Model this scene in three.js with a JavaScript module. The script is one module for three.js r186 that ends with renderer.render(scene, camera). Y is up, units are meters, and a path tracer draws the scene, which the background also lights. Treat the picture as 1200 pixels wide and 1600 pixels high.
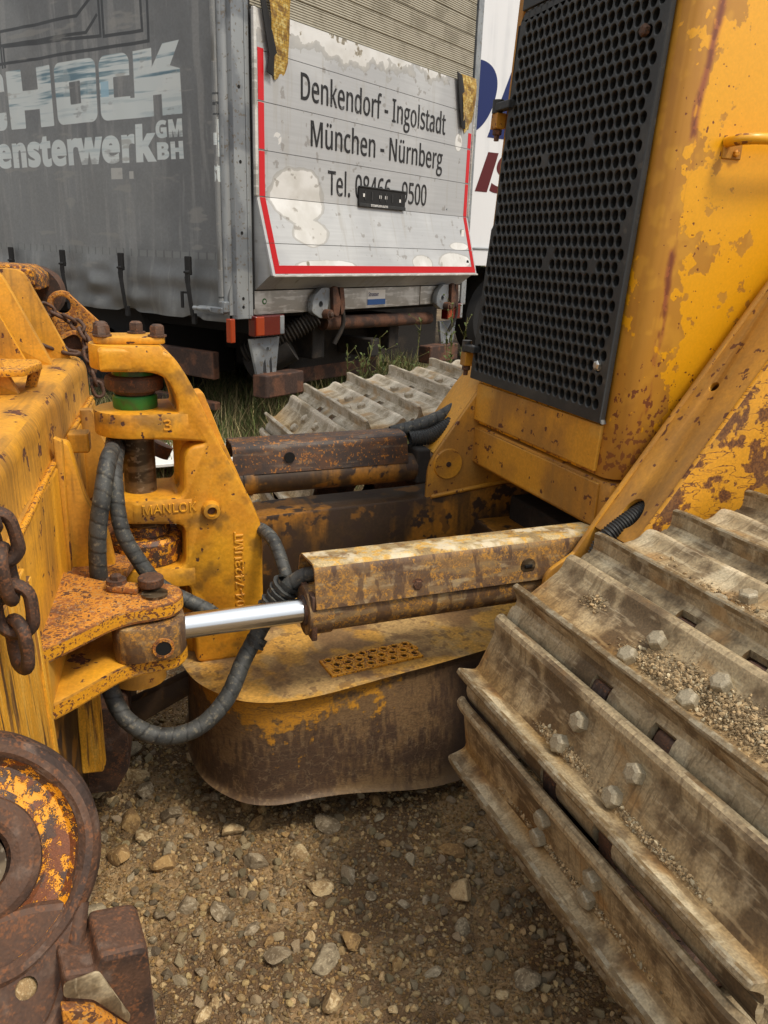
import * as THREE from 'three';
import { RoundedBoxGeometry } from 'three/addons/geometries/RoundedBoxGeometry.js';
import { mergeGeometries, toCreasedNormals } from 'three/addons/utils/BufferGeometryUtils.js';
import { FontLoader } from 'three/addons/loaders/FontLoader.js';

// ---------- camera, sky, sun, exposure ----------
const scene = new THREE.Scene();
const camera = new THREE.PerspectiveCamera(65.99, 768 / 1024, 0.05, 400);
camera.rotation.order = 'YXZ';
camera.position.set(0, 1.55, 0);
camera.rotation.set(THREE.MathUtils.degToRad(-18.5), THREE.MathUtils.degToRad(-22), THREE.MathUtils.degToRad(2.06));
const renderer = new THREE.WebGLRenderer({ antialias: true });
renderer.toneMapping = THREE.LinearToneMapping;
renderer.toneMappingExposure = 1.85;
renderer.shadowMap.enabled = true;
const SUN = new THREE.Vector3(0.30, 0.84, 0.45).normalize();
{
  const W = 256, H = 128, d = new Float32Array(W * H * 4), v = new THREE.Vector3();
  for (let j = 0; j < H; j++) for (let i = 0; i < W; i++) {
    const el = ((j + 0.5) / H - 0.5) * Math.PI, az = ((i + 0.5) / W - 0.5) * 2 * Math.PI;
    v.set(Math.cos(az) * Math.cos(el), Math.sin(el), Math.sin(az) * Math.cos(el));
    const up = Math.max(0, v.y), glow = Math.pow(Math.max(0, v.dot(SUN)), 3);
    const cloud = 1 + 0.06 * Math.sin(az * 5 + el * 9) + 0.05 * Math.sin(az * 11 - el * 17 + 1);
    const L = (0.27 + 0.20 * up + 0.50 * glow) * cloud * (v.y < 0 ? 0.6 : 1), o = (j * W + i) * 4;
    d[o] = L * 0.99; d[o + 1] = L * 1.0; d[o + 2] = L * 1.01; d[o + 3] = 1;
  }
  const t = new THREE.DataTexture(d, W, H, THREE.RGBAFormat, THREE.FloatType);
  t.mapping = THREE.EquirectangularReflectionMapping; t.magFilter = THREE.LinearFilter; t.needsUpdate = true;
  scene.background = t; scene.environment = t;
  scene.backgroundIntensity = 1; scene.environmentIntensity = 1;
}
const sun = new THREE.DirectionalLight(0xfff1dc, 1.5);
sun.position.copy(SUN).multiplyScalar(20); sun.castShadow = true; sun.shadow.radius = 22;
Object.assign(sun.shadow.camera, { left: -8, right: 8, top: 8, bottom: -8, near: 1, far: 50 });
scene.add(sun, sun.target);

// ---------- random, noise ----------
let SEED = 7;
const rnd = () => { SEED = (SEED + 0x6d2b79f5) | 0; let t = Math.imul(SEED ^ (SEED >>> 15), 1 | SEED); t = (t + Math.imul(t ^ (t >>> 7), 61 | t)) ^ t; return ((t ^ (t >>> 14)) >>> 0) / 4294967296; };
const rr = (a, b) => a + (b - a) * rnd();
const hsh = (a, b, s) => { let n = Math.imul(a, 374761393) ^ Math.imul(b, 668265263) ^ Math.imul(s, 2246822519); n = Math.imul(n ^ (n >>> 13), 1274126177); return ((n ^ (n >>> 16)) >>> 0) / 4294967296; };
const vn = (x, y, px, py, s) => {
  const ix = Math.floor(x), iy = Math.floor(y); let fx = x - ix, fy = y - iy; fx = fx * fx * (3 - 2 * fx); fy = fy * fy * (3 - 2 * fy);
  const x0 = ((ix % px) + px) % px, x1 = (x0 + 1) % px, y0 = ((iy % py) + py) % py, y1 = (y0 + 1) % py;
  const a = hsh(x0, y0, s), b = hsh(x1, y0, s), c = hsh(x0, y1, s), d = hsh(x1, y1, s);
  return a + (b - a) * fx + (c - a) * fy + (a - b - c + d) * fx * fy;
};
const fb = (u, v, f, oct, s, g = f) => { let t = 0, a = 0.5, n = 0; for (let i = 0; i < oct; i++) { t += a * vn(u * f, v * g, f, g, s + i * 17); n += a; a *= 0.55; f *= 2; g *= 2; } return t / n; };
const S = (a, b, x) => { x = (x - a) / (b - a); x = x < 0 ? 0 : x > 1 ? 1 : x; return x * x * (3 - 2 * x); };
const worley = (u, v, f, s) => {
  const x = u * f, y = v * f, ix = Math.floor(x), iy = Math.floor(y); let d1 = 9, d2 = 9, id = 0;
  for (let j = -1; j < 2; j++) for (let i = -1; i < 2; i++) {
    const a = (((ix + i) % f) + f) % f, b = (((iy + j) % f) + f) % f, dx = ix + i + hsh(a, b, s) - x, dy = iy + j + hsh(a, b, s + 5) - y, d = dx * dx + dy * dy;
    if (d < d1) { d2 = d1; d1 = d; id = hsh(a, b, s + 9); } else if (d < d2) d2 = d;
  }
  return [Math.sqrt(d1), Math.sqrt(d2), id];
};

// ---------- materials ----------
const o_ = { r: 0, g: 0, b: 0, h: 0.5, ro: 0.6, m: 0 };
const set = (c) => { o_.r = c[0]; o_.g = c[1]; o_.b = c[2]; };
const mixc = (c, t) => { o_.r += (c[0] - o_.r) * t; o_.g += (c[1] - o_.g) * t; o_.b += (c[2] - o_.b) * t; };
const mul = (k) => { o_.r *= k; o_.g *= k; o_.b *= k; };
function surf(name, size, tile, bump, fn, extra = {}) {
  const [W, H] = Array.isArray(size) ? size : [size, size], A = new Uint8Array(W * H * 4), hf = W >= 1024 && name !== 'gravelly soil' ? 2 : 1, w2 = W / hf, B = new Uint8Array(w2 * (H / hf) * 4);
  const cl = (x) => (x < 0 ? 0 : x > 255 ? 255 : x);
  for (let j = 0, p = 0; j < H; j++) for (let i = 0; i < W; i++, p += 4) {
    o_.h = 0.5; o_.ro = 0.6; o_.m = 0;
    fn((i + 0.5) / W, (j + 0.5) / H, o_);
    A[p] = cl(o_.r); A[p + 1] = cl(o_.g); A[p + 2] = cl(o_.b); A[p + 3] = 255;
    if (i % hf === 0 && j % hf === 0) { const k = ((j / hf) * w2 + i / hf) * 4; B[k] = cl(o_.h * 255); B[k + 1] = cl(o_.ro * 255); B[k + 2] = cl(o_.m * 255); B[k + 3] = 255; }
  }
  const mk = (d, srgb) => { const t = new THREE.DataTexture(d, srgb ? W : w2, srgb ? H : H / hf); t.wrapS = t.wrapT = THREE.RepeatWrapping; t.magFilter = THREE.LinearFilter; t.minFilter = THREE.LinearMipmapLinearFilter; t.generateMipmaps = true; if (srgb) t.colorSpace = THREE.SRGBColorSpace; t.repeat.set(1 / tile[0], 1 / tile[1]); t.needsUpdate = true; return t; };
  const map = mk(A, true), orm = mk(B, false);
  const m = new THREE.MeshPhysicalMaterial({ map, roughnessMap: orm, metalnessMap: orm, bumpMap: orm, bumpScale: bump, roughness: 1, metalness: 1, vertexColors: true, ...extra });
  m.name = name; return m;
}
const plain = (name, hex, roughness = 0.6, metalness = 0, extra = {}) => { const m = new THREE.MeshPhysicalMaterial({ color: hex, roughness, metalness, vertexColors: true, ...extra }); m.name = name; return m; };

const YB = [218, 156, 34], YO = [186, 120, 30], RUSTD = [74, 46, 34], RUSTO = [140, 74, 30], GRIME = [84, 62, 34];
// cast tower and blade: sound yellow paint, cast bumps, small chips
const M = {};
M.castYellow = surf('cast yellow paint', 1024, [0.5, 0.5], 0.0022, (u, v, o) => {
  const a = fb(u, v, 4, 4, 1), b = fb(u, v, 24, 4, 2), c = fb(u, v, 90, 2, 3), g = fb(u, v, 7, 5, 4);
  set(YB); mixc(YO, S(0.4, 0.75, a) * 0.6); mul(0.93 + 0.14 * c); mixc([214, 158, 48], S(0.5, 0.7, fb(u, v, 12, 3, 9)) * 0.3);
  mixc(GRIME, S(0.55, 0.78, g) * 0.5);
  const chip = S(0.735, 0.76, b * 0.75 + g * 0.25 + (c - 0.5) * 0.12); mixc(c > 0.5 ? RUSTD : [110, 70, 40], chip);
  o.h = 0.35 + 0.4 * fb(u, v, 40, 3, 8) + 0.2 * a - 0.25 * chip; o.ro = 0.42 + 0.2 * g + 0.25 * chip;
});
M.yellow = surf('scuffed yellow plate', 1024, [0.6, 0.6], 0.0009, (u, v, o) => {
  const a = fb(u, v, 3, 4, 11), b = fb(u, v, 18, 5, 12), c = fb(u, v, 120, 2, 13), st = fb(u, v, 6, 4, 14, 60), st2 = fb(u, v, 60, 3, 15, 5);
  set([216, 154, 38]); mixc([184, 130, 46], S(0.4, 0.7, a) * 0.7); mul(0.92 + 0.16 * c);
  mixc([206, 150, 52], S(0.55, 0.75, st) * 0.4); mixc(GRIME, S(0.52, 0.8, st2 * 0.4 + a * 0.6) * 0.4);
  const chip = S(0.70, 0.725, b * 0.8 + a * 0.2 + (c - 0.5) * 0.1); mixc(c > 0.55 ? RUSTD : [104, 62, 36], chip);
  o.h = 0.55 + 0.12 * c - 0.3 * chip; o.ro = 0.42 + 0.25 * a + 0.25 * chip;
});
M.yellowEdge = surf('yellow plate edge with rust', 512, [0.25, 0.25], 0.001, (u, v, o) => {
  const a = fb(u, v, 5, 4, 21), b = fb(u, v, 56, 3, 22), c = fb(u, v, 128, 2, 23);
  set([214, 150, 34]); mul(0.9 + 0.2 * c); const k = S(0.545, 0.60, b * 0.6 + a * 0.25 + c * 0.15); mixc(c > 0.5 ? [92, 56, 34] : [124, 74, 36], k); mixc([196, 132, 40], S(0.45, 0.6, fb(u, v, 14, 4, 24)) * 0.5); mixc([128, 110, 86], S(0.62, 0.78, a) * 0.4);
  o.h = 0.6 - 0.3 * k + 0.1 * c; o.ro = 0.5 + 0.25 * k;
});
M.rustPlate = surf('rusted plate with paint rests', 1024, [0.4, 0.4], 0.0011, (u, v, o) => {
  const a = fb(u, v, 4, 5, 31), b = fb(u, v, 44, 4, 32), c = fb(u, v, 200, 2, 33), d = fb(u, v, 16, 5, 34);
  set([142, 88, 42]); mixc([168, 112, 52], S(0.42, 0.6, b)); mixc([104, 68, 44], S(0.48, 0.66, d)); mul(0.82 + 0.36 * c);
  mixc([206, 136, 36], S(0.50, 0.58, a * 0.35 + b * 0.4 + d * 0.1 + c * 0.15) * 0.75); mixc([164, 148, 130], S(0.60, 0.74, fb(u, v, 70, 3, 35)) * 0.4); mixc([90, 58, 36], S(0.63, 0.7, b));
  o.h = 0.4 + 0.3 * c + 0.2 * b; o.ro = 0.7 + 0.15 * c;
});
M.guard = surf('worn guard plate', 1024, [0.62, 0.62], 0.0006, (u, v, o) => {
  const a = fb(u, v, 3, 5, 41, 5), b = fb(u, v, 60, 4, 42), c = fb(u, v, 220, 2, 43), s = fb(u, v, 5, 4, 44, 60), d = fb(u, v, 10, 5, 47);
  set([132, 100, 60]); mixc([100, 76, 54], S(0.40, 0.62, d)); mul(0.84 + 0.32 * c);
  mixc([190, 134, 46], S(0.5, 0.62, b * 0.45 + a * 0.2 + c * 0.35) * 0.7); mixc([136, 116, 84], S(0.5, 0.7, s) * 0.55); mixc([182, 166, 132], S(0.6, 0.78, fb(u, v, 12, 5, 46, 30)) * 0.5); mixc([70, 50, 38], S(0.58, 0.68, fb(u, v, 30, 4, 48, 14)) * 0.6);
  o.h = 0.45 + 0.2 * c + 0.12 * b; o.ro = 0.56 + 0.2 * c;
});
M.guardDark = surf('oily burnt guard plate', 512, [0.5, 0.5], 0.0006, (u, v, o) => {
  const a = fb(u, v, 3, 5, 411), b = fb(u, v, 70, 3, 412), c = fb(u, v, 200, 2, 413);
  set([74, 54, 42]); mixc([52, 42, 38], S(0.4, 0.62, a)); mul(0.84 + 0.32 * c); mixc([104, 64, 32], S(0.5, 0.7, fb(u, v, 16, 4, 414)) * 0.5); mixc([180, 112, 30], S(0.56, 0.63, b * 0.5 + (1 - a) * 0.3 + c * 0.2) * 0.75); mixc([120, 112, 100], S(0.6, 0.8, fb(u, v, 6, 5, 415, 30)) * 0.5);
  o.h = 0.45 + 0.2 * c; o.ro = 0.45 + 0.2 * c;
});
M.guardTop = surf('dusty guard top', 1024, [0.6, 0.6], 0.0007, (u, v, o) => {
  const a = fb(u, v, 4, 5, 51), b = fb(u, v, 50, 4, 52), c = fb(u, v, 200, 2, 53), d = fb(u, v, 14, 5, 57);
  set([184, 164, 122]); mixc([140, 118, 80], S(0.42, 0.6, d)); mixc([200, 150, 60], S(0.5, 0.58, b * 0.55 + (1 - a) * 0.45) * 0.7); mul(0.86 + 0.28 * c); mixc([212, 202, 178], S(0.54, 0.72, fb(u, v, 10, 5, 56)) * 0.8);
  mixc([96, 72, 50], S(0.62, 0.7, b * 0.5 + d * 0.5) * 0.6);
  o.h = 0.45 + 0.2 * c; o.ro = 0.75;
});
M.hood = surf('peeling hood paint', 1600, [1.4, 1.4], 0.0005, (u, v, o) => {
  const x = u * 1.4, y = v < 0.6 ? v * 1.4 + 1.4 : v * 1.4;   // metres along the side from the front corner band (x from 1.25) and up
  const p = fb(u, v, 6, 6, 61), q = fb(u, v, 22, 6, 62), c = fb(u, v, 300, 2, 63), f = fb(u, v, 70, 4, 64), X = x < 1.1 ? x + 1.4 : x;
  const band = S(1.47, 1.36, X + (p - 0.5) * 0.34 - 0.04 * S(1.5, 1.1, y)), mid = S(0.25, 0.0, Math.hypot((X - 1.62) / 1.1, (y - 1.52) / 0.9) - 0.12);
  set([230, 166, 24]); mul(0.97 + 0.06 * c);
  const lvl = q * 0.5 + f * 0.2 + p * 0.3 + 0.28 * (band - 0.5) + 0.10 * mid - 0.035, peel = S(0.53, 0.545, lvl);
  mixc([184, 130, 40], peel); mixc([208, 154, 48], peel * S(0.48, 0.7, fb(u, v, 30, 3, 65)) * 0.6); mixc([172, 118, 36], peel * S(0.5, 0.7, fb(u, v, 50, 3, 68, 6)) * 0.45);
  const edge = S(0.018, 0.0, Math.abs(X - 1.325 + (p - 0.5) * 0.05)) * S(0.44, 0.56, fb(u, v, 30, 4, 69, 12)); mixc(f > 0.5 ? [120, 62, 34] : [150, 84, 48], edge);
  const dot = S(0.735, 0.75, fb(u, v, 110, 3, 66) * 0.62 + 0.17 * S(1.5, 1.0, y) + p * 0.3 + 0.02); mixc([112, 58, 26], dot);
  mixc([150, 100, 36], S(1.35, 1.0, y) * S(0.4, 0.7, p) * 0.5);
  o.h = 0.6 - 0.25 * peel - 0.2 * dot + 0.05 * c; o.ro = 0.36 + 0.2 * peel + 0.2 * dot;
}, { clearcoat: 0.15, clearcoatRoughness: 0.4 });
M.ochre = surf('faded ochre paint', 1024, [0.7, 0.7], 0.0006, (u, v, o) => {
  const a = fb(u, v, 3, 5, 71), b = fb(u, v, 30, 4, 72), c = fb(u, v, 140, 2, 73), s = fb(u, v, 30, 4, 74, 3);
  set([196, 140, 42]); mixc([164, 116, 44], S(0.4, 0.65, a)); mul(0.93 + 0.14 * c); mixc([116, 88, 48], S(0.5, 0.8, s * 0.5 + a * 0.5) * 0.4); mixc([190, 160, 100], S(0.62, 0.8, fb(u, v, 5, 5, 76)) * 0.35);
  const dot = S(0.70, 0.72, b * 0.8 + a * 0.22); mixc([92, 54, 30], dot);
  o.h = 0.55 + 0.1 * c - 0.2 * dot; o.ro = 0.45 + 0.2 * a;
});
M.grimeYellow = surf('oily dark yellow', 512, [0.8, 0.8], 0.0008, (u, v, o) => {
  const a = fb(u, v, 3, 5, 81), b = fb(u, v, 20, 5, 82), c = fb(u, v, 120, 2, 83), s = fb(u, v, 24, 4, 84, 3);
  set([140, 94, 28]); mixc([56, 40, 24], S(0.38, 0.62, a * 0.6 + s * 0.4)); mul(0.85 + 0.3 * c); mixc([52, 36, 24], S(0.56, 0.64, b)); mixc([176, 116, 30], S(0.62, 0.7, fb(u, v, 11, 5, 86)) * 0.5);
  o.h = 0.5 + 0.15 * c; o.ro = 0.5 + 0.2 * b;
});
M.scratch = surf('scratched yellow side plate', 1024, [0.5, 0.5], 0.001, (u, v, o) => {
  const a = fb(u, v, 3, 4, 91), b = fb(u, v, 16, 5, 92), c = fb(u, v, 120, 2, 93), r1 = Math.abs(fb(u + v * 0, v, 9, 4, 94, 30) - 0.5), r2 = Math.abs(fb(u, v, 14, 4, 95) - 0.5);
  set([212, 150, 34]); mul(0.92 + 0.14 * c);
  const k = Math.max(S(0.03, 0.01, r1) * S(0.35, 0.55, a), S(0.006, 0.002, r2) * S(0.5, 0.6, b), S(0.54, 0.6, b * 0.7 + a * 0.3)); mixc(c > 0.5 ? [92, 54, 26] : [124, 78, 34], k);
  mixc([112, 86, 60], S(0.58, 0.75, a) * 0.35);
  o.h = 0.6 - 0.3 * k; o.ro = 0.5 + 0.2 * k;
});
M.rust = surf('dark rusted steel', 1024, [0.35, 0.35], 0.0014, (u, v, o) => {
  const a = fb(u, v, 4, 5, 101), b = fb(u, v, 24, 4, 102), c = fb(u, v, 128, 2, 103);
  set([86, 62, 48]); mixc([58, 44, 38], S(0.4, 0.65, a)); mixc([116, 74, 46], S(0.52, 0.72, b * 0.6 + c * 0.4) * 0.75); mixc([112, 98, 90], S(0.6, 0.8, fb(u, v, 10, 4, 106)) * 0.6); mul(0.84 + 0.32 * c);
  o.h = 0.4 + 0.3 * c + 0.2 * b; o.ro = 0.62 + 0.18 * c; o.m = 0.15;
});
M.rustYellow = surf('flaking paint on rust', 1024, [0.16, 0.16], 0.0012, (u, v, o) => {
  const a = fb(u, v, 4, 5, 111), b = fb(u, v, 20, 6, 112), c = fb(u, v, 160, 2, 113);
  set([74, 54, 44]); mixc([112, 64, 36], S(0.47, 0.6, fb(u, v, 9, 5, 114))); mul(0.82 + 0.36 * c); const y = S(0.505, 0.565, b * 0.5 + (1 - a) * 0.2 + c * 0.2 + fb(u, v, 60, 3, 115) * 0.1); mixc([222, 150, 28], y);
  o.h = 0.3 + 0.4 * y + 0.15 * c; o.ro = 0.55;
});
const trackFn = (base, dark, pale) => (u, v, o) => {
  const a = fb(u, v, 3, 5, 121), b = fb(u, v, 16, 5, 122), c = fb(u, v, 160, 2, 123), s = fb(u, v, 60, 4, 124, 8), s2 = fb(u, v, 8, 4, 125, 70);
  set(base); mixc(dark, S(0.42, 0.66, a * 0.55 + b * 0.45)); mixc(pale, S(0.55, 0.72, fb(u, v, 6, 6, 126)) * 0.6); mul(0.84 + 0.32 * c);
  mixc(pale, S(0.62, 0.72, s) * 0.4); mixc([150, 110, 60], S(0.6, 0.75, fb(u, v, 5, 5, 128)) * 0.45); mixc(dark, S(0.62, 0.72, s2) * 0.4);
  o.h = 0.45 + 0.25 * c + 0.15 * b; o.ro = 0.62 + 0.2 * b; o.m = 0.1;
};
M.shoe = surf('dusty track steel', 1024, [0.5, 0.5], 0.0011, trackFn([154, 138, 108], [96, 80, 58], [200, 188, 160]));
M.shoeFar = surf('pale dried track steel', 512, [0.5, 0.5], 0.001, trackFn([172, 162, 144], [132, 120, 98], [204, 196, 178]));
M.shoeEdge = surf('polished grouser edge', 512, [0.2, 0.2], 0.0008, (u, v, o) => {
  const a = fb(u, v, 6, 5, 131), c = fb(u, v, 90, 2, 132); set([150, 140, 118]); mixc([116, 98, 70], S(0.45, 0.65, a)); mul(0.85 + 0.3 * c); o.h = 0.5 + 0.3 * c; o.ro = 0.5; o.m = 0.15;
});
M.dirt = surf('packed dry dirt', 512, [0.2, 0.2], 0.004, (u, v, o) => {
  const a = fb(u, v, 6, 5, 141), w = worley(u, v, 40, 142); set([164, 132, 86]); mixc([120, 92, 58], S(0.4, 0.65, a)); mul(0.75 + 0.5 * w[2]); o.h = 0.3 + 0.7 * (1 - w[0]) * w[2]; o.ro = 0.95;
});
M.soil = surf('gravelly soil', 2048, [0.9, 0.9], 0.011, (u, v, o) => {
  const a = fb(u, v, 5, 5, 151), c = fb(u, v, 220, 2, 152), w = worley(u, v, 90, 153), w2 = worley(u, v, 210, 154);
  set([152, 126, 90]); mixc([98, 76, 52], S(0.4, 0.62, a)); mixc([150, 124, 86], S(0.55, 0.75, fb(u, v, 9, 4, 156)) * 0.6); mul(0.86 + 0.28 * c);
  const e = S(0.04, 0.3, w[1] - w[0]), st = w[2] > 0.52 ? e : 0, e2 = w2[2] > 0.4 ? S(0.05, 0.3, w2[1] - w2[0]) : 0;
  mixc(w[2] > 0.8 ? [176, 158, 124] : w[2] > 0.66 ? [140, 122, 94] : [114, 96, 74], st * 0.75); mixc([160, 136, 98], e2 * 0.3 * w2[2]);
  o.h = 0.2 + 0.45 * st * (1 - w[0]) + 0.15 * e2 + 0.2 * a; o.ro = 0.95;
});
const stoneFn = (c1, c2, c3, s) => (u, v, o) => { const a = fb(u, v, 4, 5, s), b = fb(u, v, 20, 4, s + 1), c = fb(u, v, 100, 2, s + 2); set(c1); mixc(c2, S(0.4, 0.6, a)); mixc(c3, S(0.55, 0.72, b) * 0.6); mul(0.85 + 0.3 * c); o.h = 0.4 * a + 0.3 * b + 0.2 * c; o.ro = 0.9; };
M.stones = [stoneFn([186, 164, 124], [146, 122, 86], [212, 196, 160], 161), stoneFn([146, 132, 108], [116, 102, 80], [184, 172, 148], 171), stoneFn([160, 130, 84], [122, 96, 62], [190, 164, 118], 181), stoneFn([146, 134, 110], [112, 100, 80], [188, 174, 146], 191)].map((f, i) => surf('stone ' + i, 256, [0.09, 0.09], 0.0016, f));
M.hose = surf('rubber spiral wrap', 512, [0.2, 0.2], 0.0005, (u, v, o) => { const a = fb(u, v, 5, 5, 201), c = fb(u, v, 100, 2, 202), b = fb(u, v, 24, 4, 203); set([62, 64, 63]); mixc([44, 46, 46], S(0.4, 0.6, a)); mixc([122, 114, 96], S(0.56, 0.76, b) * 0.6); mul(0.85 + 0.3 * c); o.h = 0.5 + 0.2 * c; o.ro = 0.6; });
M.black = surf('black grille plastic', 512, [0.5, 0.5], 0.0004, (u, v, o) => { const a = fb(u, v, 4, 5, 211), c = fb(u, v, 120, 2, 212); set([40, 42, 43]); mixc([58, 58, 56], S(0.5, 0.75, a)); mul(0.9 + 0.2 * c); mixc([110, 104, 92], S(0.74, 0.82, fb(u, v, 14, 5, 213)) * 0.35); o.h = 0.5 + 0.2 * c; o.ro = 0.5; });
M.alu = surf('brushed silver panel', 1024, [1.2, 1.2], 0.0004, (u, v, o) => { const a = fb(u, v, 3, 5, 221), b = fb(u, v, 5, 4, 222, 120), d = fb(u, v, 30, 4, 223), vs = fb(u, v, 30, 4, 224, 3); set([176, 180, 182]); mixc([158, 162, 166], S(0.4, 0.65, a)); mul(0.96 + 0.07 * b); mixc([138, 136, 128], S(0.58, 0.78, vs) * 0.35); mixc([112, 104, 92], S(0.72, 0.76, d) * 0.35); o.h = 0.5 + 0.15 * b; o.ro = 0.42 + 0.15 * a; o.m = 0.25; });
M.bare = surf('bare scraped aluminium', 512, [0.5, 0.5], 0.0006, (u, v, o) => { const a = fb(u, v, 4, 5, 231), b = fb(u, v, 6, 4, 232, 40); set([206, 206, 202]); mixc([168, 166, 160], S(0.42, 0.62, a)); mixc([226, 226, 224], S(0.55, 0.7, b) * 0.6); o.h = 0.4 + 0.3 * a; o.ro = 0.45; o.m = 0.2; });
M.steelGrey = surf('galvanised frame', 512, [0.6, 0.6], 0.0005, (u, v, o) => { const a = fb(u, v, 4, 5, 241), c = fb(u, v, 40, 3, 242); set([150, 156, 160]); mixc([120, 126, 132], S(0.4, 0.65, a)); mixc([104, 94, 80], S(0.68, 0.76, c) * 0.6); o.ro = 0.5; o.m = 0.3; o.h = 0.5 + 0.1 * c; });
M.dark = surf('dark road grime', 512, [0.6, 0.6], 0.001, (u, v, o) => { const a = fb(u, v, 5, 5, 251), c = fb(u, v, 60, 3, 252); set([32, 29, 27]); mixc([50, 43, 36], S(0.45, 0.7, a)); mul(0.8 + 0.4 * c); o.ro = 0.85; o.h = c; });
M.brownBar = surf('brown rusted bar', 512, [0.5, 0.5], 0.001, (u, v, o) => { const a = fb(u, v, 5, 5, 261), c = fb(u, v, 60, 3, 262); set([96, 64, 47]); mixc([62, 45, 38], S(0.42, 0.62, a)); mul(0.8 + 0.4 * c); o.ro = 0.8; o.h = c; });
M.foil = surf('gold reflective foil', 512, [0.2, 0.2], 0.0015, (u, v, o) => { const gx = Math.abs(((u * 13) % 1) - 0.5), gy = Math.abs(((v * 13) % 1) - 0.5), e = S(0.5, 0.42, Math.max(gx, gy)), a = fb(u, v, 5, 5, 271); set([196, 156, 66]); mixc([232, 206, 128], S(0.5, 0.7, vn(u * 13, v * 13, 13, 13, 5))); mixc([120, 84, 34], S(0.5, 0.7, a) * 0.7); mul(0.6 + 0.4 * e); o.h = e; o.ro = 0.3; o.m = 0.5; });
M.slats = surf('beige shutter', 512, [0.4, 0.4], 0.004, (u, v, o) => { const a = fb(u, v, 4, 5, 281), w = 0.5 + 0.5 * Math.cos(v * 32 * 2 * Math.PI); set([172, 166, 148]); mixc([148, 142, 124], S(0.4, 0.7, a)); mul(0.8 + 0.2 * w); o.h = w; o.ro = 0.6; });
M.white = surf('white trailer side', 512, [2, 2], 0.0003, (u, v, o) => { const a = fb(u, v, 3, 5, 291), s = fb(u, v, 30, 4, 292, 2); set([226, 229, 233]); mixc([196, 200, 206], S(0.5, 0.8, a * 0.5 + s * 0.5) * 0.8); o.ro = 0.4; });
M.chrome = plain('chrome rod', 0xdadde0, 0.16, 1);
M.zinc = plain('bright zinc bolt', 0xc8c8c4, 0.35, 0.9);
M.green = surf('green seal ring', 256, [0.15, 0.15], 0.0005, (u, v, o) => { const a = fb(u, v, 5, 5, 301); set([38, 112, 46]); mixc([58, 84, 44], S(0.45, 0.7, a)); o.ro = 0.45; });
M.pinSteel = surf('oily worn pin', 512, [0.3, 0.3], 0.0004, (u, v, o) => { const a = fb(u, v, 4, 5, 311, 16), c = fb(u, v, 30, 4, 312); set([112, 98, 78]); mixc([70, 58, 44], S(0.42, 0.62, a)); mixc([156, 146, 128], S(0.6, 0.75, c) * 0.6); o.ro = 0.36; o.m = 0.55; o.h = 0.5 + 0.1 * c; });
M.red = plain('red reflective border', 0xc8121c, 0.4);
M.ink = surf('weathered black print', 512, [0.8, 0.8], 0.0001, (u, v, o) => { const b = fb(u, v, 60, 4, 801), a = fb(u, v, 6, 4, 802); set([22, 22, 24]); mixc([120, 122, 124], S(0.62, 0.72, b * 0.7 + a * 0.3) * 0.8); o.ro = 0.5; });
M.blueInk = plain('blue print', 0x07205e, 0.4);
M.redInk = plain('dark red print', 0x560a10, 0.4);
M.void = plain('sooty black', 0x090909, 0.9);
M.whiteFilm = plain('white film', 0xe4e4e2, 0.5);
M.blueFilm = plain('blue film', 0x2f63a8, 0.5);
M.redLens = plain('red lamp lens', 0x5c0a07, 0.2, 0, { clearcoat: 0.6 });
M.orangeLens = plain('orange lamp lens', 0x9a340a, 0.25, 0, { clearcoat: 0.6 });
M.strap = plain('black strap webbing', 0x17181a, 0.75);
M.straw = plain('dry straw', 0xa58f5c, 0.95, 0, { side: THREE.DoubleSide });
M.weedStem = plain('weed stem', 0x6b6a3c, 0.9); M.leaf = plain('weed leaf', 0x4c5a2a, 0.8, 0, { side: THREE.DoubleSide });
M.greenFilm = plain('dark green strip', 0x1d4a3c, 0.5);

// ---------- geometry helpers ----------
const V = (x, y, z) => new THREE.Vector3(x, y, z);
function finish(g, keepUV) {
  if (g.index) g = g.toNonIndexed();
  const p = g.attributes.position, n = p.count;
  if (!keepUV || !g.attributes.uv) {
    const uv = new Float32Array(n * 2), ou = rnd() * 3, ov = rnd() * 3, a = V(), b = V(), c = V();
    for (let i = 0; i < n; i += 3) {
      a.fromBufferAttribute(p, i); b.fromBufferAttribute(p, i + 1); c.fromBufferAttribute(p, i + 2);
      b.sub(a); c.sub(a); b.cross(c); const x = Math.abs(b.x), y = Math.abs(b.y), z = Math.abs(b.z);
      for (let k = 0; k < 3; k++) {
        const X = p.getX(i + k), Y = p.getY(i + k), Z = p.getZ(i + k);
        uv[(i + k) * 2] = ou + (x >= y && x >= z ? Z : X); uv[(i + k) * 2 + 1] = ov + (y > x && y >= z ? Z : Y);
      }
    }
    g.setAttribute('uv', new THREE.BufferAttribute(uv, 2));
  }
  if (!g.attributes.color) g.setAttribute('color', new THREE.BufferAttribute(new Float32Array(n * 3).fill(1), 3));
  for (const k of Object.keys(g.attributes)) if (!['position', 'normal', 'uv', 'color'].includes(k)) g.deleteAttribute(k);
  return g;
}
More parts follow.
